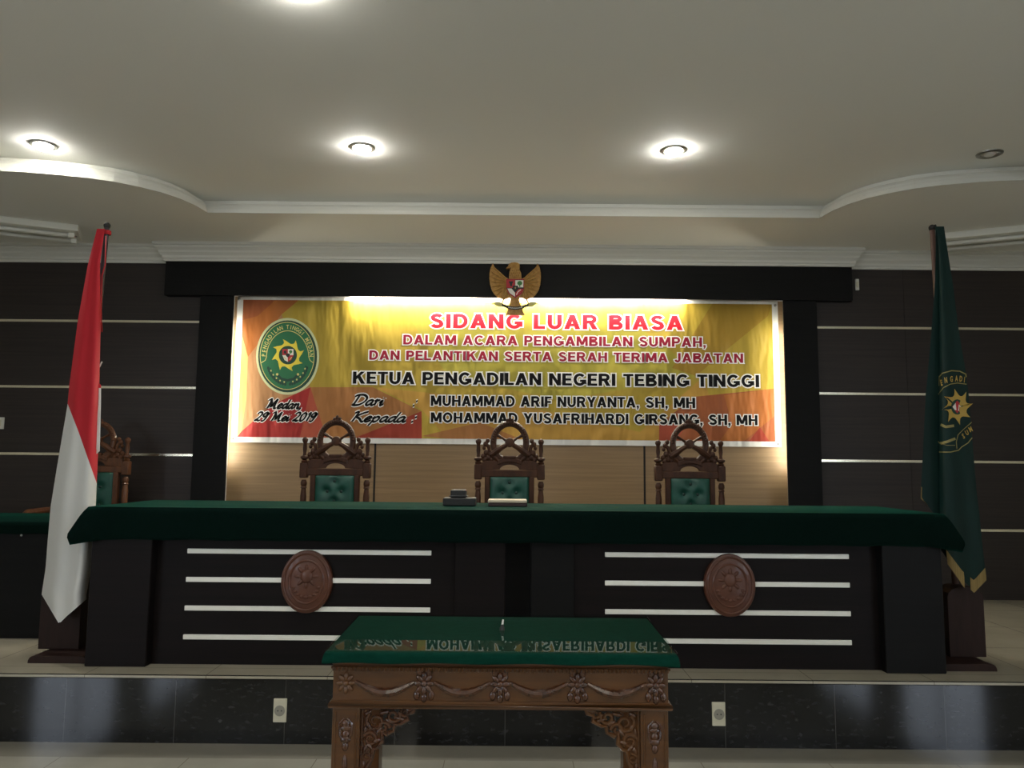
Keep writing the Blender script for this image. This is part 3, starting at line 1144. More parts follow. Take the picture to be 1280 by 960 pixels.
# brush script: each letter as pen strokes on a unit em (x advance, z up, x height .5)
SCRIPT = {
    'D': (.95, [[(.3, .95), (.22, .5), (.12, .08), (.02, .05)], [(.0, .82), (.2, .98), (.6, 1.0), (.88, .75), (.85, .4), (.55, .08), (.2, .0), (.05, .08)]]),
    'K': (.85, [[(.3, 1.0), (.22, .55), (.1, 0)], [(.05, .85), (.2, .98), (.3, 1.0)], [(.9, 1.0), (.6, .85), (.26, .52), (.5, .3), (.72, .0), (.85, .05)]]),
    'M': (1.05, [[(.0, .85), (.12, .98), (.24, 1.0), (.2, .5), (.08, .0)], [(.24, 1.0), (.42, .3), (.44, .25), (.82, 1.0), (.76, .5), (.74, .05), (.86, .0), (.95, .1)]]),
    'a': (.55, [[(.46, .42), (.34, .52), (.12, .4), (.04, .14), (.14, .0), (.3, .1), (.46, .42)], [(.47, .5), (.4, .15), (.48, .0), (.62, .12)]]),
    'r': (.42, [[(.02, .4), (.12, .52), (.16, .5), (.1, .0)], [(.13, .3), (.26, .5), (.38, .44)]]),
    'i': (.3, [[(.0, .2), (.12, .5), (.08, .12), (.14, .0), (.3, .14)], [(.2, .72), (.22, .76)]]),
    'e': (.48, [[(.05, .2), (.3, .3), (.4, .44), (.26, .52), (.08, .34), (.06, .1), (.2, .0), (.46, .16)]]),
    'p': (.55, [[(.02, .3), (.14, .5), (.06, 0), (-.06, -.4)], [(.1, .3), (.3, .52), (.46, .4), (.38, .1), (.2, .0), (.1, .1)]]),
    'd': (.58, [[(.46, .42), (.34, .52), (.12, .4), (.04, .14), (.14, .0), (.3, .1), (.46, .42)], [(.6, .98), (.46, .4), (.42, .12), (.5, .0), (.64, .12)]]),
    'n': (.58, [[(.02, .36), (.1, .5), (.14, .48), (.08, .0)], [(.11, .28), (.3, .5), (.42, .46), (.38, .12), (.46, .0), (.6, .12)]]),
    ',': (.3, [[(.1, .08), (.12, .0), (.02, -.18)]]),
    ':': (.3, [[(.02, .04), (.12, .1)], [(.12, .46), (.22, .52)]]),
    '2': (.62, [[(.1, .75), (.24, .98), (.48, .95), (.5, .68), (.2, .25), (.0, .04), (.2, .1), (.36, .0), (.54, .1)]]),
    '9': (.6, [[(.5, .8), (.36, .98), (.12, .8), (.1, .55), (.3, .48), (.5, .75), (.54, .9), (.44, .4), (.24, .0), (.04, .02)]]),
    '0': (.62, [[(.4, .98), (.14, .75), (.06, .2), (.2, .0), (.44, .25), (.54, .75), (.4, .98)]]),
    '1': (.4, [[(.1, .76), (.32, .98), (.22, .4), (.14, 0)]]),
    ' ': (.4, []),
}


def smooth_path(pts, n=5):
    if len(pts) < 3:
        return [Vector(p) for p in pts]
    P_ = [Vector(p) for p in pts]
    P_ = [P_[0]] + P_ + [P_[-1]]
    outp = []
    for i in range(1, len(P_) - 2):
        for k in range(n):
            t_ = k / n
            a, b_, c, d = P_[i - 1:i + 3]
            outp.append(.5 * ((2 * b_) + (c - a) * t_ + (2 * a - 5 * b_ + 4 * c - d) * t_ ** 2 + (3 * b_ - a - 3 * c + d) * t_ ** 3))
    outp.append(P_[-2])
    return outp


def script_line(name, txt, x0, x1, yl, cap, parent):
    a = B(x0, yl)
    c = B(x1, yl + (x1 - x0) * .0087)
    H = B(x0, yl - cap).z - a.z
    strokes, x = [], 0
    for ch in txt:
        adv, st = SCRIPT[ch]
        for q in st:
            strokes.append([(x + px + .28 * pz, pz) for px, pz in q])
        x += adv
    lo_ = min(p[0] for q in strokes for p in q)
    hi_ = max(p[0] for q in strokes for p in q)
    sx = (c.x - a.x) / (hi_ - lo_)
    b = MB()
    for wd, k, mm in ((.15, 14, M['print_white']), (.115, 18, M['ink'])):
        mi = b.mi(mm)
        for qi, q in enumerate(strokes):
            pth = smooth_path(q)
            pts = [Vector(((p[0] - lo_) * sx, p[1] * H)) for p in pth]
            hw = wd * H
            yy = YB - .0004 - .0001 * (k + .08 * (qi % 8))
            prev = None
            for i, p in enumerate(pts):
                # a broad nib held at a slant
                nib = Vector((.8, .6)) * hw
                t_ = (pts[min(i + 1, len(pts) - 1)] - pts[max(i - 1, 0)])
                t_ = t_.normalized() if t_.length > 1e-9 else Vector((1, 0))
                nrm = Vector((-t_.y, t_.x)) * hw * (.62 if k == 18 else 1.05)
                o_ = nrm + nib * .5 * (1 if nrm.dot(nib) > 0 else -1)
                cur = (b.bm.verts.new((a.x + p.x + o_.x, yy, a.z + p.y + o_.y)), b.bm.verts.new((a.x + p.x - o_.x, yy, a.z + p.y - o_.y)))
                if prev:
                    f = b.bm.faces.new((prev[0], prev[1], cur[1], cur[0]))
                    f.material_index = mi
                prev = cur
    return b.build(name, None, parent)


script_line('script_lettering', 'Dari', 440, 481, 506.5, 13, banner)
script_line('script_lettering', 'Kepada', 440, 507.5, 527, 12.5, banner)
script_line('script_lettering', ':', 516, 522, 508, 13, banner)
script_line('script_lettering', ':', 514, 521, 528, 13, banner)
script_line('script_lettering', 'Medan,', 334, 375, 510.5, 11.5, banner)
script_line('script_lettering', '29 Mei 2019', 318.5, 396, 526, 11, banner)


def ell(cx, cy, rx, ry, n=48, a0=0, a1=2 * PI):
    return [(cx + rx * math.cos(a0 + (a1 - a0) * k / n), cy - ry * math.sin(a0 + (a1 - a0) * k / n)) for k in range(n + (0 if a1 - a0 > 6.2 else 1))]


def sun_pts(cx, cy, r0, r1, tw=.32, n=8, ky=1.0, ph=0):
    pts = []
    for k in range(n):
        a = 2 * PI * k / n + ph
        for da, rr in ((-.36, r0), (-.2, r0 * 1.06), (-.02, r0 + (r1 - r0) * .45), (.1 + tw * .3, r1), (.16, r0 + (r1 - r0) * .5), (.24, r0 * 1.08)):
            pts.append((cx + rr * math.cos(a + da), cy - ky * rr * math.sin(a + da)))
    return pts


class Decal:
    """flat printed or stitched marks laid on a surface given by its map (px, py, layer) -> point"""

    def __init__(s, fn):
        s.b, s.fn, s.k = MB(), fn, 0

    def poly(s, pts, m):
        s.k += 1
        c = (sum(p[0] for p in pts) / len(pts), sum(p[1] for p in pts) / len(pts))
        cv = s.b.bm.verts.new(s.fn(c[0], c[1], s.k))
        vs = [s.b.bm.verts.new(s.fn(x, y, s.k)) for x, y in pts]
        mi = s.b.mi(m)
        for i in range(len(vs)):
            f = s.b.bm.faces.new((cv, vs[i], vs[(i + 1) % len(vs)]))
            f.material_index = mi

    def band(s, pts, wd, m, closed=False):
        s.k += 1
        mi = s.b.mi(m)
        N = len(pts)
        row = []
        for i in range(N):
            p, q = (pts[(i + 1) % N], pts[i - 1]) if closed else (pts[min(i + 1, N - 1)], pts[max(i - 1, 0)])
            tx, ty = p[0] - q[0], p[1] - q[1]
            l_ = math.hypot(tx, ty) or 1
            nx, ny = -ty / l_ * wd / 2, tx / l_ * wd / 2
            row.append((s.b.bm.verts.new(s.fn(pts[i][0] + nx, pts[i][1] + ny, s.k)), s.b.bm.verts.new(s.fn(pts[i][0] - nx, pts[i][1] - ny, s.k))))
        for i in range(N if closed else N - 1):
            A, Bq = row[i], row[(i + 1) % N]
            f = s.b.bm.faces.new((A[0], A[1], Bq[1], Bq[0]))
            f.material_index = mi

    def letter(s, ch, x, y, hx, hy, ang, m, weight=.02):
        if ch == ' ':
            return
        s.k += .02
        vs, fs = glyphs(ch, weight, 2)
        mx_ = (min(v[0] for v in vs) + max(v[0] for v in vs)) / 2
        mi = s.b.mi(m)
        ca, sa = math.cos(ang), math.sin(ang)
        bv = []
        for vx, vy in vs:
            gx, gy = (vx - mx_) / .73 * hx, (vy - .36) / .73 * hy
            bv.append(s.b.bm.verts.new(s.fn(x + gx * ca + gy * sa, y + gx * sa - gy * ca, s.k + 1)))
        for f in fs:
            try:
                q = s.b.bm.faces.new([bv[i] for i in f])
                q.material_index = mi
            except ValueError:
                pass

    def arc_text(s, txt, cx, cy, rx, ry, a0, a1, hx, hy, m, weight=.02):
        n = len(txt)
        for i, ch in enumerate(txt):
            a = a0 + (a1 - a0) * (i + .5) / n
            x, y = cx + rx * math.cos(a), cy - ry * math.sin(a)
            tang = math.atan2(-(-rx * math.sin(a)) * 0 + ry * -math.cos(a) * -1, rx * math.sin(a))
            ang = math.atan2(ry * math.cos(a), rx * math.sin(a))
            s.letter(ch, x, y, hx, hy, ang, m, weight)


ec = (359.6, 445.5)
d = Decal(lambda x, y, k: B(x, y, 8 + k * .2))
d.poly(ell(*ec, 39.5, 48), M['e_pale'])
d.poly(ell(*ec, 36.8, 45), M['e_dark'])
d.poly(ell(ec[0] - .6, ec[1] - .6, 34.2, 42.4), M['e_gold'])
d.poly(ell(ec[0] - .6, ec[1] - .6, 33.4, 41.6), M['e_green'])
inner = [(ec[0] - 33, ec[1] + 8), (ec[0] - 28, ec[1] + 5)] + ell(ec[0], ec[1] + 2, 26.5, 34, 30, PI * .99, .01 * PI) + [(ec[0] + 28, ec[1] + 5), (ec[0] + 32, ec[1] + 8)]
d.band(inner, .9, M['e_gold'])
d.arc_text('PENGADILAN TINGGI MEDAN', ec[0], ec[1] + 1, 30, 38, PI * 1.0, 0.0, 4.2, 5.2, M['e_gold'], .02)
d.poly(sun_pts(ec[0] + .3, ec[1] - 1.5, 14.5, 21, ph=.1), M['e_yellow'])
d.poly(ell(ec[0] + .3, ec[1] - 1.5, 11.3, 11.6), M['e_dark'])
sx, sy = ec[0] + .3, ec[1] - 1.5


def shield(d, sx, sy, w_, h_, K_):
    """quartered shield with a black star shield at the middle"""
    d.poly([(sx - w_, sy - h_), (sx, sy - h_), (sx, sy), (sx - w_, sy)], M['e_red'])
    d.poly([(sx, sy - h_), (sx + w_, sy - h_), (sx + w_, sy), (sx, sy)], M['e_white'])
    d.poly([(sx - w_, sy), (sx, sy), (sx, sy + h_ * 1.1), (sx - w_ * .6, sy + h_ * .8)], M['e_white'])
    d.poly([(sx, sy), (sx + w_, sy), (sx + w_ * .6, sy + h_ * .8), (sx, sy + h_ * 1.1)], M['e_red'])
    d.poly(ell(sx + w_ * .5, sy - h_ * .58, w_ * .3, h_ * .26, 10), M['e_tree'])
    d.band([(sx + w_ * .5, sy - h_ * .5), (sx + w_ * .5, sy - h_ * .2)], w_ * .14, M['e_tree'])
    d.poly(ell(sx - w_ * .5, sy - h_ * .5, w_ * .24, h_ * .28, 10), M['e_black'])
    d.band([(sx - w_ * .7, sy + h_ * .3), (sx - w_ * .3, sy + h_ * .75)], w_ * .12, M['e_gold'])
    d.band([(sx + w_ * .7, sy + h_ * .3), (sx + w_ * .3, sy + h_ * .75)], w_ * .12, M['e_gold'])
    d.poly([(sx - w_ * .36, sy - h_ * .28), (sx + w_ * .36, sy - h_ * .28), (sx + w_ * .34, sy + h_ * .1), (sx, sy + h_ * .4), (sx - w_ * .34, sy + h_ * .1)], M['e_black'])


shield(d, sx, sy, 7, 7.6, 0)
for s_ in (-1, 1):
    for k in range(11):
        a = -PI / 2 + s_ * (.12 + k * .115)
        d.poly(ell(ec[0] + 25.5 * math.cos(a), ec[1] + 6 - 29 * math.sin(a), 1.5, 2.1, 8), M['e_dark'])
        d.poly(ell(ec[0] + 23.3 * math.cos(a + .05), ec[1] + 6 - 26.5 * math.sin(a + .05), .9, 1.2, 6), M['e_gold'] if k % 2 else M['e_dark'])
d.band([(ec[0] - 13, ec[1] + 23), (ec[0] - 8, ec[1] + 28), (ec[0], ec[1] + 30), (ec[0] + 8, ec[1] + 28), (ec[0] + 13, ec[1] + 23)], 3.2, M['e_dark'])
for s_ in (-1, 1):
    d.poly(ell(ec[0] + 13 * s_, ec[1] + 22.5, 1.6, 1.6, 8), M['e_gold'])
d.b.build('round_emblem', None, banner)

# ------------------------------------------------------------ gilded eagle emblem on the pelmet
YG = 6.252
ge = thing('eagle_emblem', 'gilded carved eagle with shield and spread wings on the black pelmet', 'emblem', U(643, 394, YG))


def G(x, y):
    """crop of the emblem, twelve to one"""
    return U(600 + x / 12, 320 + y / 12, YG)


def gpts(pts):
    return [(G(x, y).x, G(x, y).z) for x, y in pts]


for s_ in (1, -1):
    mir = (lambda x: x) if s_ == 1 else (lambda x: 1056 - x)
    wing = [(195, 105), (160, 170), (143, 250), (140, 330), (150, 420), (178, 515), (215, 570), (262, 612), (340, 642), (445, 625), (450, 420), (415, 330), (345, 300), (285, 262), (240, 215), (215, 165)]
    b = MB()
    p = gpts([(mir(x), y) for x, y in wing])
    b.prism(p if s_ == 1 else p[::-1], YG, YG + .022, r=.004)
    w_ = b.build('wing', M['gold'], ge)
    for k in range(9):                              # flight feathers, fanned from the shoulder
        q = k / 8
        a0 = G(mir(420 - 30 * q), 345 + 150 * q)
        end = [(190, 140), (160, 220), (152, 300), (158, 380), (178, 460), (208, 530), (255, 585), (320, 618), (400, 620)][k]
        e = G(mir(end[0]), end[1])
        b = MB()
        dv = e - a0
        sag = Vector((0, -.004, -.0015 * max(0, 5 - k) ** 1.4))
        b.tube([a0 + Vector((0, -.003, -.004 * max(0, 3 - k))), a0 + dv * .5 + sag, a0 + dv * .8 + sag * .9, e + Vector((0, -.001, 0))], [.007, .0105, .0085, .003], 6, squash=.95)
        b.build('feather', M['gold'], w_, True)
b = MB()
body = gpts([(430, 350), (440, 250), (452, 205), (470, 180), (430, 190), (398, 197), (392, 180), (420, 155), (436, 120), (470, 100), (520, 96), (570, 104), (596, 130), (600, 165), (590, 200), (615, 250), (625, 350), (640, 480), (596, 640), (455, 640), (420, 480)])
b.prism(body, YG - .012, YG + .024, r=.006)
c_ = G(520, 270)
for r_ in range(4):
    for k in range(5):
        p = G(462 + k * 30 + (r_ % 2) * 12, 215 + r_ * 38)
        b.ball((p.x, YG - .013, p.z), (.008, .005, .01), seg=8, rings=5)
p = G(470, 140)
b.ball((p.x, YG - .012, p.z), (.0045, .004, .0045), m=None, seg=8, rings=6)
b.build('head_and_body', M['gold'], ge, True)
b = MB()
p = gpts([(455, 636), (592, 636), (602, 740), (636, 820), (672, 884), (384, 884), (420, 820), (445, 740)])
b.prism(p, YG - .004, YG + .016, r=.004)
for k in range(7):
    a0, e = G(470 + k * 18, 660), G(405 + k * 41, 872)
    b.tube([a0 + Vector((0, -.006, 0)), e + Vector((0, -.006, 0))], [.004, .0075], 6, squash=.6)
b.build('tail', M['gold'], ge, True)
for s_ in (1, -1):
    mir = (lambda x: x) if s_ == 1 else (lambda x: 1056 - x)
    b = MB()
    b.tube([G(mir(385), 625), G(mir(350), 655), G(mir(332), 700), G(mir(318), 735)], [.012, .01, .007, .006], 8)
    for dx in (-22, 0, 22):
        b.tube([G(mir(325), 715), G(mir(310 + dx), 750)], [.005, .003], 6)
    b.build('leg', M['gold'], ge, True)
b = MB()


def rib(u, v):
    x = 330 + 396 * u
    y = 738 + 52 * math.sin(PI * u) + 46 * (v - .5)
    p = G(x, y)
    p.y = YG - .018
    return p


b.grid(rib, 20, 2, M['e_black'])
for s_ in (1, -1):
    mir = (lambda x: x) if s_ == 1 else (lambda x: 1056 - x)
    p = gpts([(mir(x), y) for x, y in [(340, 718), (300, 690), (232, 690), (205, 680), (222, 704), (168, 712), (225, 735), (262, 762), (338, 762)]])
    b.prism(p if s_ == 1 else p[::-1], YG - .014, YG - .004, m=M['e_gold'])
for k in range(9):
    q = rib(.26 + k * .06, .5)
    b.box(q.x - .003, q.x + .003, YG - .0195, YG - .018, q.z - .005, q.z + .005, m=M['e_white'])
b.build('ribbon', None, ge)
d = Decal(lambda x, y, k: Vector((G(x, y).x, YG - .017 - .0006 * k, G(x, y).z)))
d.poly([(392, 352), (664, 352), (660, 500), (625, 575), (528, 640), (430, 575), (396, 500)], M['e_red'])
d.poly([(402, 362), (654, 362), (650, 498), (616, 568), (528, 626), (440, 568), (406, 498)], M['e_black'])
d.poly([(404, 365), (526, 365), (526, 490), (406, 490)], M['e_red'])
d.poly([(530, 372), (652, 372), (648, 478), (530, 478)], M['e_white'])
d.poly(ell(596, 415, 38, 34, 12), M['e_tree'])
d.band([(596, 440), (596, 474)], 16, M['e_tree'])
d.poly([(430, 395), (445, 385), (462, 392), (480, 385), (500, 395), (486, 420), (478, 462), (455, 462), (446, 420)], M['e_black'])
d.poly([(410, 496), (474, 496), (526, 560), (526, 618), (446, 566)], M['e_white'])
d.poly([(532, 560), (582, 500), (646, 500), (612, 566), (532, 618)], M['e_red'])
d.band([(545, 590), (570, 545), (612, 515)], 12, M['e_white'])
d.poly([(490, 455), (572, 455), (570, 500), (530, 545), (492, 500)], M['e_black'])
d.poly(sun_pts(530, 490, 8, 20, n=5), M['e_gold'])
d.band([(396, 492), (660, 492)], 6, M['e_black'])
b = d.b
b.prism(gpts([(388, 348), (668, 348), (664, 502), (628, 578), (528, 646), (428, 578), (392, 502)]), YG - .0165, YG - .004, m=M['gold'])
b.build('shield', None, ge)


# ------------------------------------------------------------ flags
def lerp_table(tb, y):
    if y <= tb[0][0]:
        return tb[0][1:]
    for a, c in zip(tb, tb[1:]):
        if y <= c[0]:
            q = (y - a[0]) / (c[0] - a[0])
            return tuple(a[i] + (c[i] - a[i]) * q for i in range(1, len(a)))
    return tb[-1][1:]


def pw(pts, u):
    for a, c in zip(pts, pts[1:]):
        if u <= c[0]:
            return a[1] + (c[1] - a[1]) * (u - a[0]) / (c[0] - a[0])
    return pts[-1][1]


YF = 4.2


def flag_stand(xu0, xu1, xp0, xp1, ztop, label, pole_top, polem, side):
    t = thing('flag_stand', label, 'flag stand', ((xu0 + xu1) / 2, 4.47, ST), 'wooden flag stands at the ends of the bench')
    b = MB()
    n = 8
    w_ = (xu1 - xu0) / 2
    c = (xu0 + xu1) / 2
    top = [(c + w_ * math.cos(PI * k / n), ztop - .06 + .06 * math.sin(PI * k / n)) for k in range(n + 1)]
    b.prism([(xu0, ST + .037), (xu1, ST + .037)] + top, 4.31, 4.43, r=.003)
    b.build('upright', M['stand_wood'], t)
    b = MB()
    r_ = .03
    q = [(xp1 - r_ + r_ * math.sin(PI / 2 * k / 6), ST + .037 - r_ + r_ * math.cos(PI / 2 * k / 6)) for k in range(7)]
    q2 = [(xp0 + r_ - r_ * math.cos(PI / 2 * k / 6), ST + .037 - r_ + r_ * math.sin(PI / 2 * k / 6)) for k in range(7)]
    b.prism([(xp0, ST), *q2, *q, (xp1, ST)], 4.16, 4.45, r=.003)
    b.build('plinth', M['stand_wood'], t)
    b = MB()
    base = Vector((c, 4.4, ztop - .1))
    b.tube([base, base.lerp(pole_top, .5), pole_top], [.017, .016, .014], 12)
    b.build('pole', polem, t, True)
    b = MB()
    b.lathe(pole_top.x, pole_top.y, [(.015, pole_top.z - .01), (.019, pole_top.z), (.019, pole_top.z + .012), (.012, pole_top.z + .02), (.004, pole_top.z + .024)], 12)
    b.build('finial', M['dark_metal'], t, True)
    return t


pt = U(128, 286, 4.3)
pt.y = 4.36
st = flag_stand(-2.545, -2.325, -2.505, -2.2, .78, 'dark wooden stand holding the red and white flag', Vector((-2.375, 4.42, 2.745)), M['pole'], 1)
b = MB()
for k in range(3):
    z = 2.715 - k * .008
    b.tube([(-2.375 + .02 * math.cos(2 * PI * i / 12), 4.42 + .02 * math.sin(2 * PI * i / 12), z) for i in range(12)], .005, 6, True)
b.tube([U(x, y, 4.39) for x, y in ((132.5, 295), (131.5, 330), (127.5, 345), (126.5, 390), (127.5, 415))], .003, 6)
b.build('red_cord', M['red_cord'], st)
b = MB()
b.tube([U(x, y, 4.39) for x, y in ((123, 461), (125, 457), (127.5, 452))], .004, 6)
b.build('white_cord', M['white_cord'], st)

OUT = [(286, 121.2, 131), (330, 110, 125), (400.6, 97.3, 126), (482.6, 86.5, 124.2), (506, 84.4, 124), (585, 71, 122), (633, 63.3, 119.8), (676, 59.6, 117), (710, 57, 114), (743, 52, 108), (790, 52, 108)]
BOT = [(0, 743), (.38, 779), (1, 749)]


def flag1(u, v, back=False):
    py = 286 + v * (pw(BOT, u) - 286)
    xl, xr = lerp_table(OUT, py)
    if back:
        xl, xr = xl + 4, xr + (2.2 if 480 < py < 566 else -3)
        u = u
    px = xl + (xr - xl) * u
    amp = .036 * min(1, v * 1.3)
    y = amp * math.sin(u * 5.4 + .7 + v * .6) * .8 + .02 * v * math.sin(u * 11 + 2)
    edge_ = (abs(2 * u - 1) ** 3) * .05 * min(1, v * 2)
    y0 = 4.345 - .145 * min(1, v * 2.2) - .02 * v
    return U(px, py, y0 + y + edge_ + (.055 * min(1, v * 2.2) - 2 * edge_ * .8 + .01 if back else 0)), px, py


SEAM = [(84.2, 503.8), (97.9, 539), (110.4, 574.6), (120.8, 603.8), (126, 616)]
b = MB()
NU, NV = 40, 90
lay = b.bm.verts.layers.float.new('red_share')


def ring_pts(v):
    fr_ = [flag1(i / NU, v) for i in range(NU + 1)]
    bk = [flag1(i / NU, v, True) for i in range(NU, -1, -2)]
    return [(p, (pw(SEAM, px) - py) / 40 + .5) for p, px, py in fr_] + [(p, (485 - py) / 40 + .5) for p, px, py in bk]


prev = None
for j in range(NV + 1):
    cur = []
    for p, s_ in ring_pts(j / NV):
        q = b.bm.verts.new(p)
        q[lay] = s_
        cur.append(q)
    if prev:
        n = len(cur)
        for i in range(n - 1):
            f = b.bm.faces.new((prev[i], cur[i], cur[i + 1], prev[i + 1]))
            f.smooth = True
    prev = cur
fl = b.build('flag', M['flag_rw'])
tag(fl, 'red and white flag hanging in long folds from its pole', 'flag', 'flags on stands')

st = flag_stand(2.375, 2.572, 2.25, 2.535, .745, 'dark wooden stand holding the dark green flag', Vector((2.45, 4.42, 2.775)), M['pole_wood'], -1)
b = MB()
b.tube([U(x, y, 4.4) for x, y in ((1176, 289), (1171, 287), (1168.5, 281))], .006, 6)
b.tube([U(x, y, 4.4) for x, y in ((1170, 286), (1166, 285.5), (1161, 286))], .003, 6)
b.build('cord_tie', M['dark_metal'], st)

OUTA = [(283, 1171, 1180), (310, 1173, 1184), (354, 1174, 1191), (410, 1174, 1198), (463, 1174, 1207), (494, 1174, 1211), (557, 1174, 1216), (616, 1174, 1221), (640, 1174.5, 1224), (685, 1176, 1228.4), (722, 1180, 1233), (760, 1182, 1234)]
BOTA = [(0, 688), (.45, 726), (.7, 738), (1, 722)]
OUTB = [(283, 1169, 1174), (310, 1169.7, 1177), (354, 1168.8, 1180), (410, 1164.4, 1182), (463, 1160, 1184), (494, 1157, 1185), (557, 1154, 1186), (616, 1151, 1187), (660, 1151, 1188)]
BOTB = [(0, 620), (.55, 640), (1, 648)]


def lobeA_px(px, py):
    xl, xr = lerp_table(OUTA, py)
    u = (px - xl) / max(xr - xl, 1)
    v = (py - 283) / 440
    return surfA(px, py, u, v)


def surfA(px, py, u, v):
    g_ = min(1, max(0, v) * 2)
    return U(px, py, 4.345 - .13 * g_ + g_ * (.035 * (2 * u - 1) ** 2 + .03 * abs(min(0, u - .12)) * 8 - .012 * math.sin(u * 7)))


def lobeA(u, v):
    py = 283 + v * (pw(BOTA, u) - 283)
    xl, xr = lerp_table(OUTA, py)
    return surfA(xl + (xr - xl) * u, py, u, (py - 283) / 440)


def lobeB(u, v):
    py = 283 + v * (pw(BOTB, u) - 283)
    xl, xr = lerp_table(OUTB, py)
    return U(xl + (xr - xl) * u, py, 4.36 - .05 * min(1, v * 2) + .03 * min(1, v * 2) * math.sin(u * 4.4 - .8))


fg = thing('flag', 'dark green flag with a gold sun emblem and gold fringe hanging from its pole', 'flag', (2.45, 4.35, .9), 'flags on stands')
b = MB()
b.grid(lobeA, 24, 60)
b.grid(lobeB, 14, 60)


def lobeC(u, v):
    a = lobeA(1, v)
    c = lobeB(0, v)
    p = a.lerp(c, u)
    p.y += .02 * math.sin(PI * u) * min(1, v * 2)
    return p


b.grid(lobeC, 14, 40)
b.build('flag_cloth', M['flag_green'], fg)
for fn in (lambda u, v: lobeA(.12 + .36 * u, .972 + .045 * v), lambda u, v: lobeA(.62 + .38 * u, .972 + .035 * v), lambda u, v: lobeB(.7 * u, .965 + .045 * v)):
    b = MB()
    b.grid(lambda u, v: fn(u, v) + (EYE - fn(u, v)).normalized() * .004, 10, 3)
    b.build('fringe', M['fringe'], fg)


def FA(px, py, k):
    p = lobeA_px(px, py)
    return p + (EYE - p).normalized() * (.004 + .0005 * k)


d = Decal(FA)
# coordinates from a crop of the emblem, 6.86 to one
E_ = lambda pts: [(1140 + x / 6.86, 440 + y / 6.86) for x, y in pts]
sub = lambda pts, n=6: [tuple(Vector(a).lerp(Vector(c), k / n)) for a, c in zip(pts, pts[1:]) for k in range(n)] + [pts[-1]]
d.band(sub(E_([(232, 215), (260, 182), (340, 160), (410, 165), (462, 190), (464, 215)])), 1.3, M['gold_line'])
d.band(sub(E_([(232, 205), (232, 290)])), .8, M['gold_line'])
d.band(sub(E_([(238, 345), (270, 305), (330, 275), (390, 266), (468, 276)])), 1.0, M['gold_line'])
d.band(sub(E_([(160, 540), (165, 640), (190, 720), (234, 780), (300, 800), (370, 800)])), .7, M['gold_line'])
d.band(sub(E_([(238, 345), (195, 410), (165, 480), (158, 560)])), .7, M['gold_line'])
for ch, x, y, a in (('E', 252, 262, -.2), ('N', 290, 240, -.12), ('G', 338, 230, -.05), ('A', 382, 226, 0), ('D', 420, 228, .06), ('I', 450, 236, .1)):
    x, y = E_([(x, y)])[0]
    d.letter(ch, x, y, 3.6, 7.2, a, M['gold_thread'], .03)
cx, cy = E_([(388, 470)])[0]
d.poly(sun_pts(cx, cy, 12.2, 20, ky=1.15, ph=.05, tw=.1), M['gold_thread'])
d.poly(ell(cx, cy + .2, 7.6, 9.6, 20), M['e_dark'])
d.poly([(cx - 6.2, cy), (cx, cy - 8), (cx + 6.2, cy), (cx, cy + 8.4)], M['e_red'])
d.poly([(cx - 5.8, cy), (cx - 2, cy - 5), (cx - 1, cy + 4), (cx - 3, cy + 4)], M['e_white'])
d.poly([(cx + 5.4, cy + .6), (cx + 2, cy - 3), (cx + 1, cy + 5), (cx + 3, cy + 4.4)], M['e_white'])
d.band(sub(E_([(245, 622), (290, 642), (360, 632)])), 3.2, M['gold_line'])
d.band(sub(E_([(244, 785), (300, 770), (372, 742)])), 3.2, M['gold_line'])
d.band(sub(E_([(385, 828), (380, 770), (395, 710), (440, 665), (512, 602)])), .9, M['gold_line'])
d.band(sub(E_([(232, 858), (330, 858), (400, 842), (425, 815), (480, 780), (516, 735)])), 1.2, M['gold_line'])
for ch, x, y, a in (('S', 440, 720, -.45), ('U', 470, 690, -.45), ('M', 502, 662, -.45)):
    x, y = E_([(x, y)])[0]
    d.letter(ch, x, y, 4.0, 6.4, a, M['gold_thread'], .03)
d.b.build('embroidered_emblem', None, fg)

# ------------------------------------------------------------ carved table in front
TF, TB, TX0, TX1 = 2.53, 3.085, -.586, .532
ZT = .799
t = tbl = thing('carved_table', 'carved brown teak table with garland apron and pierced corner brackets, nearest the camera', 'table', (-.027, 2.83, 0))
AX0, AX1, AF = -.567, .511, 2.56
b = MB()
b.box(AX0, AX1, AF, TB - .03, .74, .758, r=.003)
b.build('tabletop', M['teak'], t)
for y0, y1 in ((AF + .006, AF + .03), (TB - .06, TB - .04)):
    b = MB()
    b.box(AX0 + .004, AX1 - .004, y0, y1, .622, .741)
    b.build('apron', M['teak'], t)
for x0, x1 in ((AX0 + .004, AX0 + .028), (AX1 - .028, AX1 - .004)):
    b = MB()
    b.box(x0, x1, AF + .03, TB - .06, .622, .741)
    b.build('apron', M['teak'], t)
b = MB()
b.tube([(AX0 - .002, AF, .733), (AX1 + .002, AF, .733)], .004, 6)
n = 84
for k in range(n):
    x = AX0 + (AX1 - AX0) * (k + .5) / n
    b.ball((x, AF - .002, .729), (.0052, .008, .008), seg=6, rings=4)
b.build('bead_moulding', M['teak'], t, True)
b = MB()
b.tube([(AX0 - .004, TB - .04, .617), (AX0 - .004, AF - .002, .617), (AX1 + .004, AF - .002, .617), (AX1 + .004, TB - .04, .617)], .0095, 10)
b.box(AX0, AX1, AF + .002, AF + .02, .606, .63)
b.build('lower_moulding', M['teak'], t, True)
rx = [U(x, 858, AF).x for x in (432, 530, 625, 722, 820)]
ZR = .684


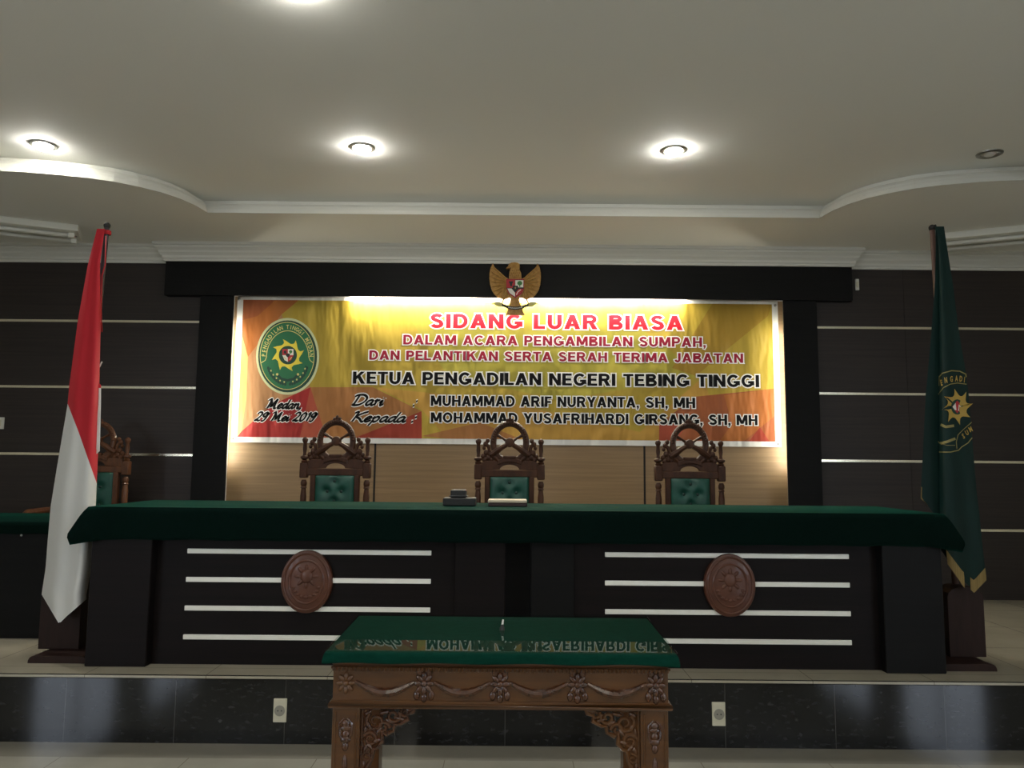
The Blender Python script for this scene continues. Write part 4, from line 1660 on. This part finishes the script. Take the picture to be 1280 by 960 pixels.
def rosette(x, z, s_=1.0, leaf=False):
    b = MB()
    for k in range(8):
        a = 2 * PI * k / 8
        b.ball((x + .015 * s_ * math.cos(a), AF + .002, z + .017 * s_ * math.sin(a)), (.012 * s_, .006, .0065 * s_), rot=Matrix.Rotation(-a, 3, 'Y'), seg=8, rings=6)
    b.ball((x, AF - .002, z), (.008 * s_, .007, .008 * s_), seg=8, rings=6)
    if leaf:
        for dx, dz in ((-.018, -.028), (0, -.034), (.018, -.028), (-.012, .028), (.012, .028)):
            b.ball((x + dx * s_, AF + .003, z + dz * s_), (.008 * s_, .006, .012 * s_), seg=8, rings=6)
    b.build('rosette', M['teak_dark'] if leaf else M['teak'], t, True)


for i, x in enumerate(rx):
    rosette(x, ZR, 1.2 if i == 0 else 1.3, leaf=i > 0)
for a, c in zip(rx, rx[1:]):
    b = MB()
    N = 16
    pth, rad = [], []
    for k in range(N + 1):
        q = k / N
        pth.append((a + .03 + (c - a - .06) * q, AF + .002, ZR + .005 - .034 * math.sin(PI * q)))
        rad.append((.0055 + .0075 * math.sin(PI * q)) * (1 + .14 * (k % 2)))
    b.tube(pth, rad, 8)
    b.build('garland', M['teak_dark'], t, True)
for x0, x1, y0, y1 in ((AX0 + .004, AX0 + .092, AF + .006, AF + .09), (AX1 - .092, AX1 - .004, AF + .006, AF + .09), (AX0 + .004, AX0 + .092, TB - .12, TB - .04), (AX1 - .092, AX1 - .004, TB - .12, TB - .04)):
    b = MB()
    b.box(x0, x1, y0, y1, 0, .61, r=.003)
    front = y0 < 2.6
    if front:
        c = (x0 + x1) / 2
        for xa in (x0 + .008, x1 - .014):
            b.box(xa, xa + .006, y0 - .005, y0 + .002, .05, .594, r=.002)
    lg = b.build('leg', M['teak'], t)
    if front:
        b = MB()
        for dz, sx_, sz_ in ((0.559, .014, .012), (0.544, .02, .01), (0.526, .013, .014), (0.509, .018, .012), (0.489, .011, .016), (0.434, .009, .03), (0.374, .013, .02), (0.314, .009, .03)):
            b.ball((c, y0 + .001, dz), (sx_, .008, sz_), seg=10, rings=6)
        for s_ in (-1, 1):
            b.tube([(c + s_ * .004, y0, .574), (c + s_ * .02, y0 - .002, .559), (c + s_ * .018, y0 - .002, .524), (c + s_ * .006, y0, .504)], .004, 6)
        b.build('leg_carving', M['teak_dark'], lg, True)


def bracket(xl, s_, y):
    """pierced corner bracket growing from the leg at xl towards s_"""
    b = MB()
    P_ = lambda q, z: (xl + s_ * q * 1.04, y, z - .026)
    # outer scalloped edge
    edge_ = [(.168, .632), (.16, .615), (.142, .607), (.145, .592), (.118, .575), (.104, .577), (.1, .555), (.078, .545), (.066, .552), (.066, .522), (.054, .505), (.04, .5), (.036, .47), (.02, .44), (.006, .4)]
    b.tube([P_(*q) for q in edge_], [.006 + .003 * (k % 2) for k in range(len(edge_))], 7)
    b.tube([P_(0, .628), P_(.09, .629), P_(.175, .631)], [.009, .008, .005], 7)
    b.tube([P_(.004, .63), P_(.004, .5), P_(.004, .39)], .007, 7)

    def spiral(cx, cz, r0, turns, a0, dr, th=.0075):
        n_ = int(12 * turns)
        pth = []
        for k in range(n_ + 1):
            q = k / n_
            a = a0 + dr * 2 * PI * turns * q
            rr = r0 * (1 - .75 * q)
            pth.append(P_(cx + rr * math.cos(a), cz + rr * math.sin(a)))
        b.tube(pth, [th * (1 - .4 * k / n_) for k in range(n_ + 1)], 7)
    spiral(.045, .585, .03, 1.4, PI * .7, 1)
    spiral(.1, .602, .022, 1.3, PI * .2, -1)
    spiral(.03, .53, .024, 1.4, PI * .9, -1)
    spiral(.07, .565, .02, 1.2, 0, 1)
    spiral(.022, .475, .017, 1.2, PI * .4, 1, .006)
    spiral(.135, .612, .014, 1.1, PI * .8, 1, .006)
    random.seed(3)
    for cx, cz, a in ((.02, .61, .6), (.07, .612, .2), (.088, .585, -.5), (.055, .555, .9), (.012, .556, 1.3), (.05, .525, .3), (.014, .5, 1.1), (.12, .594, -.3), (.03, .507, 2.4), (.15, .622, .1), (.01, .45, 1.5), (.025, .57, 2.0)):
        b.ball(P_(cx, cz), (.017, .008, .007), seg=8, rings=6, rot=Matrix.Rotation(-a * s_, 3, 'Y'))
    b.build('corner_bracket', M['teak_dark'] if s_ > 0 else M['teak'], t, True)


bracket(AX0 + .092, 1, AF + .03)
bracket(AX1 - .092, -1, AF + .03)

TILT = R(.69)      # top tilted to place the banner's reflection in the glass
tilt = Matrix.Translation((0, TF, .7935)) @ Matrix.Rotation(TILT, 4, 'X') @ Matrix.Translation((0, -TF, -.7935))
o = drape('tablecloth', TX0 + .004, TX1 - .004, TF + .004, TB, .783, .029, M['green_table'], flare=.008, wav=.001, corner=1.1, r=.003,
          label='dark green cloth on the carved teak table, under its glass sheet')
o.data.transform(tilt)
b = MB()
b.box(TX0, TX1, TF, TB, .7875, .7935, r=.0015)
o = b.build('glass_sheet', M['glass'])
o.data.transform(tilt)
tag(o, 'clear glass sheet reflecting the banner, lying on the carved teak table', 'glass sheet')
# small pen stand on the glass
px_ = Vector((-.027, 2.83))
zg = .7935 + (2.83 - TF) * math.tan(TILT)
t = thing('pen_holder', 'tiny dark holder with a white tip standing on the glass of the carved table', 'pen holder', (px_.x, px_.y, zg))
b = MB()
b.lathe(px_.x, px_.y, [(.009, zg), (.009, zg + .008), (.006, zg + .012), (.005, zg + .02)], 14)
b.build('holder', M['black_plastic'], t, True)
b = MB()
b.tube([(px_.x, px_.y, zg + .017), (px_.x + .003, px_.y, zg + .036)], [.004, .003], 8)
b.build('pen_tip', M['white_paint'], t, True)

# ------------------------------------------------------------ side desk behind the flag
t = thing('side_desk', 'dark side desk behind the red and white flag stand', 'desk', (-3.4, 5.0, ST))
b = MB()
b.box(-4.3, -2.66, 4.72, 4.74, ST, .99)
b.build('front_panel', M['black_lam'], t)
for x in (-4.3, -2.68):
    b = MB()
    b.box(x, x + .02, 4.74, 5.36, ST, .99)
    b.build('side_panel', M['black_lam'], t)
b = MB()
b.box(-4.32, -2.65, 4.7, 5.38, .99, 1.012, r=.003)
b.build('desk_top', M['black_lam'], t)
b = MB()
p = U(27, 669, 4.72)
b.lathe(p.x, 4.72, [(.007, -.004), (.007, 0), (.004, .002)], 10, axis='Y', z=p.z)
b.build('lock', M['alu'], t, True)
drape('tablecloth', -4.33, -2.64, 4.688, 5.39, 1.017, .07, M['green_cloth'], flare=.01, corner=1.0,
      label='dark green cloth on the side desk behind the red and white flag', seed=4)

# ------------------------------------------------------------ sockets and switches
def socket(px, py, label):
    p = U(px, py, 3.99)
    t = thing('wall_socket', label, 'socket', (p.x, 3.99, p.z), 'ivory sockets in the stage front')
    b = MB()
    b.box(p.x - .033, p.x + .033, 3.98, 3.99, p.z - .057, p.z + .057, r=.004, seg=2)
    b.build('faceplate', M['socket'], t)
    b = MB()
    b.lathe(p.x, 3.98, [(.026, -.004), (.024, -.005), (.02, -.003), (.019, .001)][::-1], 24, axis='Y', z=p.z)
    b.build('socket_well', M['socket_dark'], t, True)
    for dx in (-.009, .009):
        b = MB()
        b.lathe(p.x + dx, 3.976, [(.0032, -.0006), (.0032, .001)], 10, axis='Y', z=p.z)
        b.build('pin_hole', M['dark_metal'], t)


socket(350.5, 887.5, 'ivory socket in the black stage front on the emblem side of the table')
socket(898, 892, 'ivory socket in the black stage front beyond the table towards the green flag')
for px, py, lab, sx_ in ((1071, 356, 'small white sensor on the dark wall next to the end of the black pelmet', .016), (-1, 529, 'white switch plate on the dark wall beyond the red and white flag', .045)):
    p = U(px, py, FRONT)
    t = thing('wall_switch', lab, 'wall switch', (p.x, FRONT, p.z))
    b = MB()
    b.box(p.x - sx_, p.x + sx_, FRONT - .012, FRONT, p.z - .048, p.z + .048, r=.004)
    b.build('plate', M['white_paint'], t)
    b = MB()
    b.box(p.x - sx_ * .55, p.x + sx_ * .55, FRONT - .016, FRONT - .012, p.z - .026, p.z + .026, r=.002)
    b.build('rocker', M['socket'], t)
